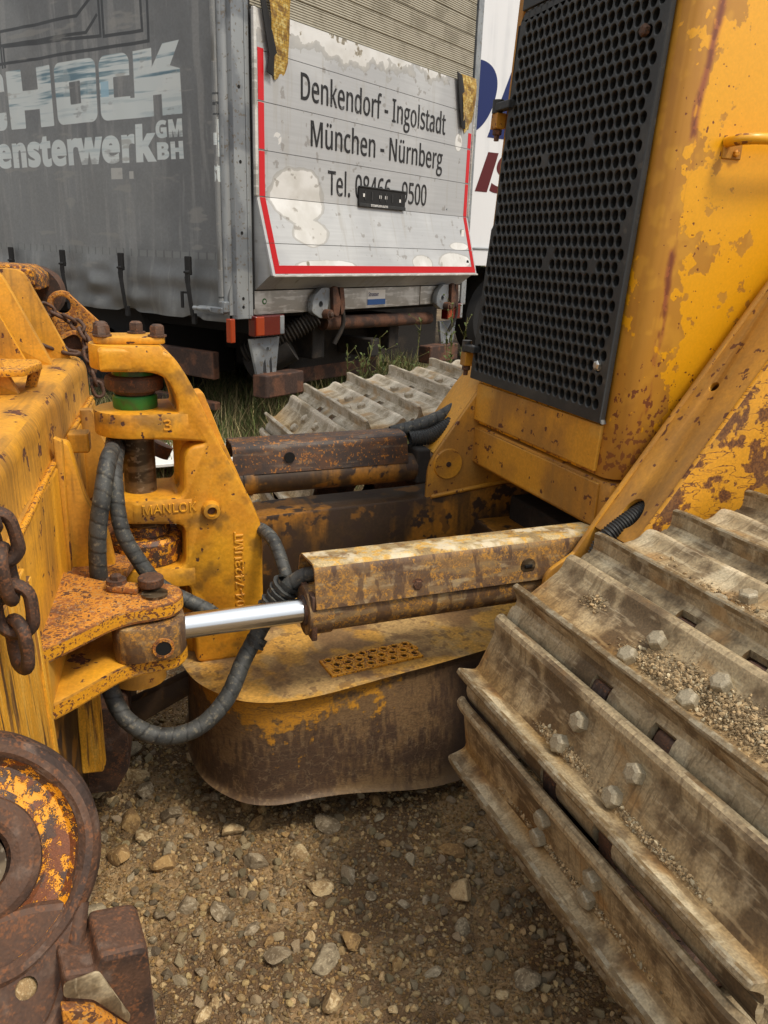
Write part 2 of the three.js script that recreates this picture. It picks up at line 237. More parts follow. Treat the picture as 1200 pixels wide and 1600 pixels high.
function splitUp(g, lim) { if (g.index) g = g.toNonIndexed(); const p = g.attributes.position, n = g.attributes.normal, a = [[], []], b = [[], []]; for (let i = 0; i < p.count; i += 3) { const k = (n.getY(i) + n.getY(i + 1) + n.getY(i + 2)) / 3 > lim ? 0 : 1; for (let j = i; j < i + 3; j++) { a[k].push(p.getX(j), p.getY(j), p.getZ(j)); b[k].push(n.getX(j), n.getY(j), n.getZ(j)); } } return a.map((q, k) => { const r = new THREE.BufferGeometry(); r.setAttribute('position', new THREE.Float32BufferAttribute(q, 3)); r.setAttribute('normal', new THREE.Float32BufferAttribute(b[k], 3)); return r; }); }
const merge = (list) => mergeGeometries(list.map((g) => finish(g)), false);
function tint(g, fn) { if (g.index) g = g.toNonIndexed(); const p = g.attributes.position, nn = g.attributes.normal, c = new Float32Array(p.count * 3); for (let i = 0; i < p.count; i++) { const q = fn(p.getX(i), p.getY(i), p.getZ(i), nn.getX(i), nn.getY(i), nn.getZ(i)); c[i * 3] = q[0]; c[i * 3 + 1] = q[1]; c[i * 3 + 2] = q[2]; } g.setAttribute('color', new THREE.BufferAttribute(c, 3)); return g; }
function round(pts, r) {   // polygon [[x,y,(radius)]] -> Shape with rounded corners
  const s = new THREE.Shape(), n = pts.length;
  pts.forEach((q, i) => {
    const a = pts[(i + n - 1) % n], b = pts[(i + 1) % n], R = q[2] ?? r, la = Math.hypot(a[0] - q[0], a[1] - q[1]), lb = Math.hypot(b[0] - q[0], b[1] - q[1]), ta = Math.min(R, la * 0.48) / la, tb = Math.min(R, lb * 0.48) / lb;
    const p1 = [q[0] + (a[0] - q[0]) * ta, q[1] + (a[1] - q[1]) * ta], p2 = [q[0] + (b[0] - q[0]) * tb, q[1] + (b[1] - q[1]) * tb];
    if (i) s.lineTo(...p1); else s.moveTo(...p1);
    if (R > 1e-5) s.quadraticCurveTo(q[0], q[1], ...p2);
  });
  s.closePath(); return s;
}
const circle = (x, y, r) => { const p = new THREE.Path(); p.absarc(x, y, r, 0, Math.PI * 2, true); return p; };
function ext(pts, z0, z1, { r = 0, bevel = 0.003, holes = [], seg = 5, crease = 0.5 } = {}) {   // outline in x-y, from z0 to z1
  const s = (pts instanceof THREE.Shape) ? pts : round(pts, r); s.holes.push(...holes);
  const g = new THREE.ExtrudeGeometry(s, { depth: z1 - z0 - 2 * bevel, bevelEnabled: bevel > 0, bevelThickness: bevel, bevelSize: bevel, bevelOffset: -bevel, bevelSegments: 2, curveSegments: seg });
  g.translate(0, 0, z0 + bevel); return toCreasedNormals(g, crease);
}
function slab(pts, y0, y1, opt) { return ext((pts instanceof THREE.Shape) ? pts : pts.map((q) => [q[0], -q[1], q[2]]), y0, y1, opt).rotateX(-Math.PI / 2); }   // outline in x-z, from y0 to y1
const UPV = V(0, 1, 0);
function rod(a, b, r0, r1 = r0, seg = 20, open = false) { const d = b.clone().sub(a), g = new THREE.CylinderGeometry(r1, r0, d.length(), seg, 1, open); g.applyQuaternion(new THREE.Quaternion().setFromUnitVectors(UPV, d.clone().normalize())); return g.translate((a.x + b.x) / 2, (a.y + b.y) / 2, (a.z + b.z) / 2); }
const box = (w, h, d, x, y, z, r = 0.004) => new RoundedBoxGeometry(w, h, d, 2, Math.min(r, w * 0.45, h * 0.45, d * 0.45)).translate(x, y, z);
const lathe = (pts, seg = 32) => toCreasedNormals(new THREE.LatheGeometry(pts.map((q) => new THREE.Vector2(q[0], q[1])), seg), 0.6);
const orient = (g, pos, dir) => g.applyQuaternion(new THREE.Quaternion().setFromUnitVectors(UPV, dir.clone().normalize())).translate(pos.x, pos.y, pos.z);
function hex(r, h, pos = V(0, 0, 0), dir = UPV, turn = 0, washer = 0) {
  let g = toCreasedNormals(new THREE.LatheGeometry([[0, h], [r * 0.6, h], [r * 0.92, h * 0.86], [r, h * 0.72], [r, 0]].map((q) => new THREE.Vector2(...q)), 6), 0.4).rotateY(turn);
  const l = [g]; if (washer) l.push(lathe([[0, h * 0.16], [washer, h * 0.14], [washer, 0]], 18));
  return orient(merge(l), pos, dir);
}
function wrapTube(pts, r, pitch, amp, { spiral = true, round: rounded = false, seg = 16, step = 0.0035 } = {}) {
  const curve = pts.isCurve ? pts : new THREE.CatmullRomCurve3(pts), L = curve.getLength(), N = Math.ceil(L / step), fr = curve.computeFrenetFrames(N, false), pos = [], uv = [], col = [], idx = [], T = V();
  for (let i = 0; i <= N; i++) {
    const P = curve.getPointAt(i / N, T), s = (i / N) * L, big = 1 + 0.06 * (vn(s * 9, 3, 999, 9, 77) - 0.5);
    for (let k = 0; k <= seg; k++) {
      const a = (k / seg) * 2 * Math.PI, ph = s / pitch + (spiral ? a / (2 * Math.PI) : 0), f = ph - Math.floor(ph), turn = Math.floor(ph);
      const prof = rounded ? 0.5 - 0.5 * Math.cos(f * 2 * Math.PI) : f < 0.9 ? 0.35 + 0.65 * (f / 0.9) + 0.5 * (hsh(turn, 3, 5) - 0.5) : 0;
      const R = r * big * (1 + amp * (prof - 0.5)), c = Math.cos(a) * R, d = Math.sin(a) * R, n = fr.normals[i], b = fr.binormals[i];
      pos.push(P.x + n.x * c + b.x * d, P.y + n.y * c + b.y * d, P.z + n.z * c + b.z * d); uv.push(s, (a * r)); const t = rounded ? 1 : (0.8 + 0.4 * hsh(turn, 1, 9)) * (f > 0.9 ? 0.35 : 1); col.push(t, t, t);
      if (i < N && k < seg) { const q = i * (seg + 1) + k; idx.push(q, q + 1, q + seg + 1, q + 1, q + seg + 2, q + seg + 1); }
    }
  }
  const g = new THREE.BufferGeometry(); g.setAttribute('position', new THREE.Float32BufferAttribute(pos, 3)); g.setAttribute('uv', new THREE.Float32BufferAttribute(uv, 2)); g.setAttribute('color', new THREE.Float32BufferAttribute(col, 3)); g.setIndex(idx); g.computeVertexNormals(); return g;
}
const smooth = (pts, r, n = 60, seg = 10) => new THREE.TubeGeometry(new THREE.CatmullRomCurve3(pts), n, r, seg);
const jitter = (g, amp, f = 20, s = 3) => { const p = g.attributes.position; for (let i = 0; i < p.count; i++) { const x = p.getX(i), y = p.getY(i), z = p.getZ(i); const d = (q) => (vn(x * f + q, y * f + z * f * 0.7, 4096, 4096, s + q) - 0.5) * amp; p.setXYZ(i, x + d(1), y + d(2), z + d(3)); } g.computeVertexNormals(); return g; };

// ---------- object helpers ----------
const used = {};
const numbered = (n) => { const k = (used[n] = (used[n] ?? -1) + 1); return k ? n + '_' + String(k).padStart(3, '0') : n; };
function tag(o, label, category, group) { o.userData.label = label; if (category) o.userData.category = category; if (group) o.userData.group = group; return o; }
function mesh(name, g, mat, keepUV) { const m = new THREE.Mesh(finish(g, keepUV), mat); m.name = name; m.castShadow = m.receiveShadow = true; return m; }
function thing(name, label, category, pos = V(0, 0, 0), turn = 0, group) { const t = new THREE.Group(); t.name = numbered(name); t.position.copy(pos); t.rotation.y = turn; t.userData.off = pos; scene.add(t); return tag(t, label, category, group); }
// part(): geometry authored in world axes for things that are not turned; local for those that are
function part(parent, name, g, mat, opt = {}) { const m = mesh(name, g, mat, opt.keepUV); if (parent.isGroup && !opt.local && parent.userData.off) m.position.copy(parent.userData.off).negate(); parent.add(m); if (opt.label) m.userData.label = opt.label; return m; }
function struct(name, g, mat, keepUV) { const m = mesh(name, g, mat, keepUV); m.userData.kind = 'structure'; scene.add(m); return m; }
const G = 0.06;   // ground level

// ---------- ground ----------
const hillock = (x, z) => 0.36 * S(-3.5, -4.7, z) + (fb(x / 64 + 0.5, z / 64 + 0.5, 128, 4, 401) - 0.5) * 0.05 + (fb(x / 64 + 0.5, z / 64 + 0.5, 420, 3, 403) - 0.5) * 0.026 + (fb(x / 64 + 0.5, z / 64 + 0.5, 900, 3, 402) - 0.5) * 0.018;
{
  const ax = (lo, hi, d) => { const r = []; for (let x = lo; x <= hi; x += d) r.push(x); for (let s = d, x = hi; x < 150; ) { s *= 1.35; x += s; r.push(x); } for (let s = d, x = lo; x > -150; ) { s *= 1.35; x -= s; r.unshift(x); } return r; };
  const xs = ax(-0.6, 1.5, 0.008), zs = ax(-2.8, -0.3, 0.008), pos = [], uv = [], col = [], idx = [];
  zs.forEach((z) => xs.forEach((x) => {
    pos.push(x, G + hillock(x, z), z); uv.push(x, z);
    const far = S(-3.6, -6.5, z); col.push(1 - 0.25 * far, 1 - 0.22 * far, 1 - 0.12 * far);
  }));
  for (let j = 0; j < zs.length - 1; j++) for (let i = 0; i < xs.length - 1; i++) { const a = j * xs.length + i, b = a + xs.length; idx.push(a, b, a + 1, b, b + 1, a + 1); }
  const g = new THREE.BufferGeometry(); g.setAttribute('position', new THREE.Float32BufferAttribute(pos, 3)); g.setAttribute('uv', new THREE.Float32BufferAttribute(uv, 2)); g.setAttribute('color', new THREE.Float32BufferAttribute(col, 3)); g.setIndex(idx); g.computeVertexNormals();
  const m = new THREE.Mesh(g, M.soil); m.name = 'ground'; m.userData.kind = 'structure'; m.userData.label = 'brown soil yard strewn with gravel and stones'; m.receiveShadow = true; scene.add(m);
  // stones lying in it
  const variants = [];
  for (let k = 0; k < 14; k++) {
    const s = new THREE.IcosahedronGeometry(1, 3), p = s.attributes.position, cuts = []; for (let c = 0; c < 11; c++) cuts.push([V(rnd() - 0.5, rnd() - 0.5, rnd() - 0.5).normalize(), rr(0.42, 0.82)]);
    const q = V(); for (let i = 0; i < p.count; i++) { q.fromBufferAttribute(p, i); for (const [n, d] of cuts) { const t = q.dot(n) - d; if (t > 0) q.addScaledVector(n, -t * 0.93); } const w = 1 + 0.12 * (vn(q.x * 3 + 9, q.y * 3 + q.z * 2 + 9, 64, 64, k) - 0.5); p.setXYZ(i, q.x * w, q.y * w, q.z * w); }
    s.computeVertexNormals(); const gg = toCreasedNormals(s, 0.3); gg.scale(1, 0.62, 0.8); variants.push(gg);
  }
  const sized = [0.02, 0.034].map((r) => variants.map((g2) => finish(g2.clone().scale(r, r, r))));
  const spot = () => { const z = rr(-2.35, -0.95); return [rr(-0.25 + 0.0 * z, 1.15), z]; };
  const clusters = []; for (let i = 0; i < 12; i++) clusters.push(spot());
  const taken = [];
  for (let i = 0, n = 0; n < 290 && i < 5000; i++) {
    let [x, z] = rnd() < 0.45 ? spot() : (() => { const c = clusters[Math.floor(rnd() * 12)]; return [c[0] + (rnd() + rnd() - 1) * 0.2, c[1] + (rnd() + rnd() - 1) * 0.2]; })();
    const big = n < 110, s = big ? rr(0.55, 1.4) : rr(0.6, 1.15), R = (big ? 0.034 : 0.02) * s;
    if (x < -0.3 || x > 1.2 || taken.some((t) => Math.hypot(t[0] - x, t[1] - z) < (t[2] + R) * 0.95)) continue;
    taken.push([x, z, R]); n++;
    const st = new THREE.Mesh(sized[big ? 0 + 1 : 0][Math.floor(rnd() * 14)], M.stones[Math.floor(rnd() * 4)]); st.name = 'stone';
    st.position.set(x, G + hillock(x, z) + R * rr(0.15, 0.42), z); st.rotation.set(rr(-0.4, 0.4), rr(0, 6.28), rr(-0.4, 0.4)); st.scale.set(s * rr(0.8, 1.25), s * rr(0.7, 1.1), s * rr(0.75, 1.15)); st.castShadow = st.receiveShadow = true; m.add(st);
  }
  // fine gravel nobody could count
  const pebbles = [2, 5, 8].map((k) => finish(variants[k].clone().scale(0.95, 1.25, 1)));
  [[30000, 0.0022, 0.0065], [4600, 0.005, 0.0135], [1000, 0.011, 0.02]].forEach(([n, lo, hi], k) => {
    const im = new THREE.InstancedMesh(pebbles[k], M.stones[[2, 0, 1][k]], n), mm = new THREE.Matrix4(), qq = new THREE.Quaternion(), e = new THREE.Euler(), c = new THREE.Color();
    for (let i = 0; i < n; i++) {
      const x = rr(-0.35, 1.3), z = rr(-2.6, -0.85), r = lo + (hi - lo) * Math.pow(rnd(), k === 2 ? 1.4 : 2.2); e.set(rr(0, 6), rr(0, 6), rr(0, 6)); qq.setFromEuler(e);
      mm.compose(V(x, G + hillock(x, z) + r * 0.2, z), qq, V(r * rr(0.8, 1.3), r * rr(0.6, 0.9), r)); im.setMatrixAt(i, mm); const t = rr(0.5, 1.5); c.setRGB(t * rr(0.97, 1.06), t, t * rr(0.85, 1.02)); im.setColorAt(i, c);
    }
    im.name = ['fine_gravel', 'coarse_gravel', 'small_stones'][k]; im.userData = { kind: 'stuff', label: ['fine loose grit covering the brown soil', 'pale coarse gravel scattered over the brown soil', 'small angular stones bedded between the larger ones on the soil'][k], category: 'gravel' }; im.castShadow = im.receiveShadow = true; scene.add(im);
  });
}
{ // grass strip behind the machine
  const bl = new THREE.BufferGeometry(); bl.setAttribute('position', new THREE.Float32BufferAttribute([-0.5, 0, 0, 0.5, 0, 0, 0.3, 0.55, 0.12, -0.5, 0, 0, 0.3, 0.55, 0.12, -0.3, 0.55, 0.12, -0.3, 0.55, 0.12, 0.3, 0.55, 0.12, 0, 1, 0.4], 3)); bl.computeVertexNormals();
  const n = 26000, im = new THREE.InstancedMesh(finish(bl), plain('grass blade', 0xffffff, 0.9, 0, { side: THREE.DoubleSide }), n), mm = new THREE.Matrix4(), q = new THREE.Quaternion(), c = new THREE.Color();
  for (let i = 0; i < n; i++) {
    const x = rr(-0.4, 3.2), z = rr(-8.2, -3.75), cl = vn(x * 3 + 50, z * 3 + 50, 512, 512, 31), h = rr(0.07, 0.26) * (0.4 + 1.1 * cl); q.setFromEuler(new THREE.Euler(rr(-0.5, 0.5), rr(0, 6.3), rr(-0.5, 0.5)));
    mm.compose(V(x, G + hillock(x, z) - 0.01, z), q, V(rr(0.004, 0.009), h, h)); im.setMatrixAt(i, mm); const t = rnd(), k = rr(0.6, 1.2); c.setRGB(...(t < 0.6 ? [0.11 * k, 0.14 * k, 0.04 * k] : [0.32 * k, 0.26 * k, 0.13 * k])); im.setColorAt(i, c);
  }
  im.name = 'grass'; im.userData = { kind: 'stuff', label: 'short green and straw coloured grass behind the machine', category: 'grass' }; im.castShadow = true; scene.add(im);
  const sl = thing('white_board', 'pale white board lying on the ground seen through the yellow casting', 'board', V(0.50, G + 0.345, -4.42), 0.1);
  part(sl, 'panel', box(0.8, 0.02, 0.46, 0, 0.01, 0, 0.005), M.whiteFilm, { local: true });
}

// ---------- bulldozer ----------
const DZ = thing('bulldozer', 'yellow crawler bulldozer with black radiator grille, dusty tracks and a blade at left', 'bulldozer', V(1.2, G, -1.96));
{ // hood: rounded front corners, leaning back a little, seams at the bottom
  const lean = (g, k = 0.055, y0 = 1.0) => { const p = g.attributes.position; for (let i = 0; i < p.count; i++) p.setX(i, p.getX(i) + (p.getY(i) - y0) * k); return g; };
  const x0 = 1.252;
  const hg = lean(slab([[x0, -1.575, 0.06], [3.0, -1.56, 0.03], [3.0, -2.33, 0.03], [x0, -2.33, 0.05]], 1.006, 2.75, { bevel: 0.006, seg: 10 }));
  { const p = hg.attributes.position, uv = hg.attributes.uv; for (let i = 0; i < p.count; i++) uv.setXY(i, p.getX(i) - (p.getY(i) - 1.0) * 0.055 + (1.575 + p.getZ(i)) * 1.0, p.getY(i)); }
  const hood = part(DZ, 'hood', hg, M.hood, { keepUV: true });
  const nose = part(DZ, 'lower_nose', slab([[x0 + 0.006, -1.582, 0.05], [2.6, -1.582, 0.02], [2.6, -2.352, 0.02], [x0 + 0.006, -2.352, 0.05]], 0.862, 0.998, { bevel: 0.008, seg: 8 }), M.ochre);
  part(DZ, 'front_panel', lean(box(0.012, 0.122, 0.672, x0 - 0.004, 1.078, -1.972, 0.004)), M.ochre);
  part(nose, 'nose_panel', box(0.01, 0.118, 0.70, x0 + 0.004, 0.93, -1.972, 0.004), M.ochre);
  part(DZ, 'front_post', lean(box(0.03, 1.4, 0.03, x0 + 0.014, 1.85, -2.335, 0.004)), M.ochre);
  // grille door with its punched holes
  const gz0 = -1.628, gz1 = -2.345, gzy = (y) => gz1 + Math.max(0, y - 1.15) * 0.055, gy0 = 1.146, gy1 = 2.2, holes = [];
  for (let r = 0; r < 34; r++) for (let c = 0; c < 22; c++) {
    const z = gz0 - 0.030 - c * 0.0308 - (r % 2 ? 0.0154 : 0), y = gy0 + 0.045 + r * 0.0302;
    if (z < gzy(y) + 0.018 || (r === 21 && c === 6) || (r === 20 && c === 13) || (r === 11 && c === 3) || (r === 31 && c === 1) || ((r === 11 || r === 12) && c === 10) || (r === 14 && c === 0)) continue;
    const h = new THREE.Path(); h.absellipse(-z, y, 0.0121, 0.0128, 0, Math.PI * 2, true); holes.push(h);
  }
  const door = new THREE.Shape(); [[-gz0, gy0 + 0.01], [-gz0 - 0.008, gy0], [-gz1, gy0 + 0.004], [-gzy(gy0 + 0.47), gy0 + 0.47], [-gzy(gy0 + 0.48) - 0.012, gy0 + 0.485], [-gzy(gy0 + 0.72) - 0.012, gy0 + 0.72], [-gzy(gy0 + 0.73), gy0 + 0.735], [-gzy(gy1), gy1 - 0.02], [-gzy(gy1) - 0.02, gy1], [-gz0 + 0.0, gy1]].forEach((q, i) => i ? door.lineTo(...q) : door.moveTo(...q));
  door.holes.push(...holes);
  // cut in the y-z plane: shape x runs along -z; turned so that its depth runs along +x
  const turnYZ = (g) => g.applyMatrix4(new THREE.Matrix4().makeBasis(V(0, 0, -1), V(0, 1, 0), V(1, 0, 0)));
  const dg = new THREE.ExtrudeGeometry(door, { depth: 0.012, bevelEnabled: true, bevelThickness: 0.0025, bevelSize: 0.0022, bevelOffset: -0.0022, bevelSegments: 1, curveSegments: 7 });
  const grille = part(DZ, 'grille', lean(turnYZ(toCreasedNormals(dg, 0.6)).translate(1.232, 0, 0)), M.black, { label: 'black perforated radiator grille door' });
  part(grille, 'radiator_core', lean(box(0.004, 1.02, 0.69, 1.2475, 1.67, -1.983, 0.001)), M.void);
  part(grille, 'top_plate', lean(box(0.016, 0.6, 0.66, 1.240, 2.508, -1.962, 0.003)), M.black);
  part(grille, 'name_plate', lean(box(0.003, 0.09, 0.24, 1.230, 2.31, -2.08, 0.001)), M.steelGrey);
  part(grille, 'hinge', lean(merge([box(0.028, 0.024, 0.10, 1.226, 1.965, -2.322), rod(V(1.226, 1.987, -2.36), V(1.226, 1.95, -2.36), 0.017)])), M.black);
  part(grille, 'hinge', lean(merge([box(0.028, 0.022, 0.085, 1.226, 1.245, -2.352), rod(V(1.226, 1.268, -2.385), V(1.226, 1.232, -2.385), 0.016)])), M.black);
  for (const [y, z] of [[1.928, -2.358], [1.208, -2.383]]) { part(grille, 'hinge_bracket', lean(box(0.034, 0.045, 0.036, 1.232, y, z)), M.ochre); part(grille, 'hinge_bolt', lean(merge([rod(V(1.232, y - 0.02, z), V(1.232, y - 0.055, z), 0.009, 0.008, 8), hex(0.014, 0.016, V(1.232, y - 0.024, z), V(0, -1, 0))])), M.rust); }
  part(grille, 'latch_bolt', lean(hex(0.013, 0.012, V(1.232, 1.287, -1.672), V(-1, 0, 0), 0.3, 0.014)), M.zinc);
  part(grille, 'latch_stud', lean(hex(0.014, 0.014, V(1.232, 2.04, -1.70), V(-1, 0, 0), 0.3)), M.rust);
  // hand rail on the hood side
  const hr = part(hood, 'hand_rail', merge([smooth([V(1.452, 1.808, -1.57), V(1.454, 1.81, -1.535), V(1.475, 1.812, -1.517), V(1.54, 1.815, -1.513), V(1.8, 1.83, -1.513), V(2.3, 1.85, -1.513)], 0.0125, 60, 12)]), M.hood);
  part(hood, 'rail_foot', box(0.055, 0.035, 0.008, 1.472, 1.79, -1.572, 0.003), M.ochre);
  part(hood, 'foot_bolt', hex(0.008, 0.007, V(1.48, 1.785, -1.567), V(0, 0, 1)), M.yellowEdge);
}
// raised frame plates on both sides of the nose
function raisedFrame(zi, zo, name, withPin) {   // zi: side towards the hood, zo: side towards the track
  const s = Math.sign(zo - zi), line = [[1.13, 0.845], [1.205, 0.955], [1.64, 1.545], [2.2, 2.1]];
  const outline = [...line, [2.4, 2.1], [2.4, 0.62], [1.05, 0.62, 0.05], [1.05, 0.80, 0.03]];
  const lo = Math.min(zi, zo), hi = Math.max(zi, zo);
  const out = part(DZ, name, ext(outline, s > 0 ? hi - 0.014 : lo, s > 0 ? hi : lo + 0.014, { r: 0.01, bevel: 0.003 }), withPin ? M.ochre : M.scratch);
  part(out, 'inner_plate', ext(outline, s > 0 ? lo : hi - 0.014, s > 0 ? lo + 0.014 : hi, { r: 0.01, bevel: 0.003 }), M.ochre);
  // slanting face plate between them, with a slot for the conduit and a bolt hole
  const d = V(1.64 - 1.205, 1.545 - 0.955, 0).normalize(), n = V(-d.y, d.x, 0), w = Math.abs(zo - zi), g = new THREE.Shape();
  [[-0.05, 0.006], [1.0, 0.006], [1.0, w - 0.006], [-0.05, w - 0.006]].forEach((q, i) => i ? g.lineTo(...q) : g.moveTo(...q));
  const slot = new THREE.Path(); slot.absellipse(0.02, w * 0.52, 0.042, 0.030, 0, Math.PI * 2, true); g.holes.push(slot, circle(0.385, w * 0.36, 0.0125));
  const gg = ext(g, -0.012, 0, { bevel: 0.002, seg: 12 }); gg.applyMatrix4(new THREE.Matrix4().makeBasis(d, V(0, 0, s), n.clone().multiplyScalar(d.clone().cross(V(0, 0, s)).dot(n)))); gg.translate(1.205, 0.955, zi); gg.translate(n.x * -0.018, n.y * -0.018, 0);
  part(out, 'face_plate', gg, M.ochre);
  part(out, 'slot_box', box(0.5, 0.02, w * 0.8, 1.45, 0.9, (zi + zo) / 2), M.void);
  return out;
}
raisedFrame(-1.535, -1.36, 'near_frame_plate', false);
const farFrame = part(DZ, 'far_frame_plate', ext([[1.085, 0.74], [1.085, 0.86, 0.05], [1.11, 0.905, 0.02], [1.255, 1.105], [1.62, 1.55], [2.3, 1.55], [2.3, 0.60], [1.1, 0.66]], -2.325, -2.31, { r: 0.01 }), M.ochre);
part(farFrame, 'face_plate', ext([[1.11, 0.905], [1.255, 1.105], [1.62, 1.55], [1.63, 1.54], [1.265, 1.095], [1.12, 0.895]], -2.49, -2.326, { bevel: 0.001 }), M.ochre);
part(farFrame, 'pin_cap', rod(V(1.158, 0.868, -2.312), V(1.158, 0.868, -2.302), 0.054, 0.05, 32), M.ochre);
part(farFrame, 'pin_screw', rod(V(1.158, 0.868, -2.303), V(1.158, 0.868, -2.299), 0.009, 0.009, 12), M.rust);
part(farFrame, 'weld_bead', rod(V(1.1, 0.757, -2.306), V(1.7, 0.83, -2.306), 0.008, 0.008, 8), M.ochre);
part(DZ, 'far_frame_beam', ext([[0.42, 0.44], [0.42, 0.735, 0.05], [0.6, 0.745], [1.1, 0.756], [1.9, 0.83], [1.9, 0.44]], -2.46, -2.305, { r: 0.012, bevel: 0.008 }), M.grimeYellow);
part(DZ, 'cross_beam', box(0.16, 0.32, 0.72, 1.36, 0.50, -1.96, 0.01), M.grimeYellow);
part(DZ, 'belly_guard', box(1.4, 0.25, 0.66, 2.1, 0.62, -1.96, 0.01), M.dark);

// C-shaped push frame: rounded nose in the middle, arm along the track
{
  const P = [[1.45, -1.80], [1.1, -1.752], [0.85, -1.708], [0.70, -1.685], [0.60, -1.668], [0.52, -1.656], [0.45, -1.652], [0.39, -1.659], [0.335, -1.685], [0.29, -1.735], [0.255, -1.80], [0.238, -1.88], [0.232, -1.97], [0.238, -2.06], [0.262, -2.14], [0.32, -2.2], [0.42, -2.22], [0.56, -2.2], [0.62, -2.1], [0.66, -2.02], [0.75, -1.97], [1.45, -1.95]].map((q) => new THREE.Vector2(...q));
  const ring = new THREE.SplineCurve([...P]).getPoints(240), N = ring.length, prof = [[0.014, 0.155], [0.005, 0.16], [0.001, 0.175]];
  for (let k = 0; k <= 12; k++) prof.push([0, 0.20 + k * 0.022]);
  prof.push([0.002, 0.484], [0.008, 0.494], [0.018, 0.4995], [0.03, 0.501]);
  const nr = ring.map((p, i) => { const a = ring[(i + N - 1) % N], b = ring[(i + 1) % N], d = b.clone().sub(a).normalize(); return new THREE.Vector2(d.y, -d.x).multiplyScalar(-1); });
  const pos = [], uv = [], idx = []; let L = 0;
  ring.forEach((p, i) => { if (i) L += p.distanceTo(ring[i - 1]); prof.forEach(([ins, y]) => { const fl = (1 - Math.min(1, (y - 0.155) / 0.34)), rt = S(0.45, 1.0, p.x), out = p.y > -1.9 ? 0.055 * S(0.45, 0.85, p.x) * fl : 0; pos.push(p.x - nr[i].x * ins, y + fl * (0.035 - 0.065 * rt), p.y - nr[i].y * ins + out); uv.push(L / 2.4, (y - 0.15) / 0.36); }); });
  const K = prof.length; for (let i = 0; i < N - 1; i++) for (let k = 0; k < K - 1; k++) { const a = i * K + k, b = a + K; idx.push(a, a + 1, b, b, a + 1, b + 1); }
  const g = new THREE.BufferGeometry(); g.setAttribute('position', new THREE.Float32BufferAttribute(pos, 3)); g.setAttribute('uv', new THREE.Float32BufferAttribute(uv, 2)); g.setIndex(idx); g.computeVertexNormals();
  const armMat = surf('worn push frame side', [2048, 512], [1, 1], 0.001, (u, v, o) => {
    const a = fb(u, v, 14, 5, 501, 3), b = fb(u, v, 110, 4, 502, 24), c = fb(u, v, 500, 2, 503, 120), str = fb(u, v, 220, 4, 504, 8), r1 = Math.abs(fb(u, v, 70, 4, 506, 12) - 0.5), r2 = Math.abs(fb(u, v, 30, 4, 507, 26) - 0.5);
    set([112, 88, 60]); mixc([74, 56, 42], S(0.42, 0.6, a * 0.6 + str * 0.4)); mul(0.82 + 0.36 * c);
    const where = S(0.25, 0.36, u) * S(0.66, 0.5, u) * S(0.35, 0.95, v + (a - 0.5) * 0.6);
    mixc([204, 142, 34], S(0.52, 0.64, where * 0.37 + b * 0.40 + str * 0.33 - 0.035 + 0.06 * S(0.7, 1, v)) * 0.85); mixc([128, 92, 48], S(0.4, 0.7, where) * S(0.45, 0.6, c) * 0.4);
    mixc([156, 138, 106], S(0.03, 0.006, r1) * 0.35 * S(0.9, 0.3, v)); mixc([60, 44, 34], S(0.02, 0.005, r2) * 0.5);
    mixc([44, 33, 28], S(0.12, 0.2, u) * S(0.26, 0.2, u + (a - 0.5) * 0.1) * 0.85 * S(1.0, 0.8, v)); mixc([142, 116, 78], S(0.14, 0.0, v + (a - 0.5) * 0.3) * 0.45); mixc([62, 46, 36], S(0.93, 0.97, v) * 0.6);
    o.h = 0.5 + 0.25 * c + 0.1 * b; o.ro = 0.52 + 0.2 * b;
  });
  const arm = part(DZ, 'push_frame', g, armMat, { keepUV: true, label: 'worn push frame with a rounded nose and bare scuffed side' });
  const top = new THREE.Shape(ring.map((p, i) => new THREE.Vector2(p.x - nr[i].x * 0.03, -(p.y - nr[i].y * 0.03)))), tg = new THREE.ShapeGeometry(top).rotateX(-Math.PI / 2).translate(0, 0.501, 0);
  M.armTop = surf('dusty push frame top', 1024, [0.7, 0.7], 0.0012, (u, v, o) => { const a = fb(u, v, 4, 5, 511), b = fb(u, v, 30, 4, 512), c = fb(u, v, 130, 2, 513); set([168, 138, 88]); mixc([120, 92, 58], S(0.4, 0.62, a)); mixc([198, 146, 52], S(0.5, 0.64, fb(u, v, 7, 5, 514)) * 0.6); mul(0.84 + 0.32 * c); mixc([96, 72, 48], S(0.6, 0.7, b) * 0.5); o.h = 0.4 + 0.3 * c + 0.2 * b; o.ro = 0.82; });
  part(arm, 'top_face', tg, M.armTop);
  // raised non-slip pad with its rows of rimmed holes
  const hs = []; const padL = 0.27, padW = 0.088; for (let r = 0; r < 3; r++) for (let c = 0; c < 8; c++) hs.push(circle(0.02 + c * 0.033 + (r % 2 ? 0.012 : 0), 0.016 + r * 0.028, 0.0095));
  const padShape = new THREE.Shape([[0, 0], [padL, 0], [padL, padW], [0, padW]].map((q) => new THREE.Vector2(...q))); padShape.holes.push(...hs);
  const padM = new THREE.Matrix4().makeRotationY(0.1).setPosition(0.558, 0.5, -1.695);
  const pad = part(arm, 'tread_pad', new THREE.ExtrudeGeometry(padShape, { depth: 0.006, bevelEnabled: true, bevelThickness: 0.002, bevelSize: 0.002, bevelOffset: -0.002, bevelSegments: 1, curveSegments: 8 }).rotateX(-Math.PI / 2).applyMatrix4(padM), M.yellowEdge);
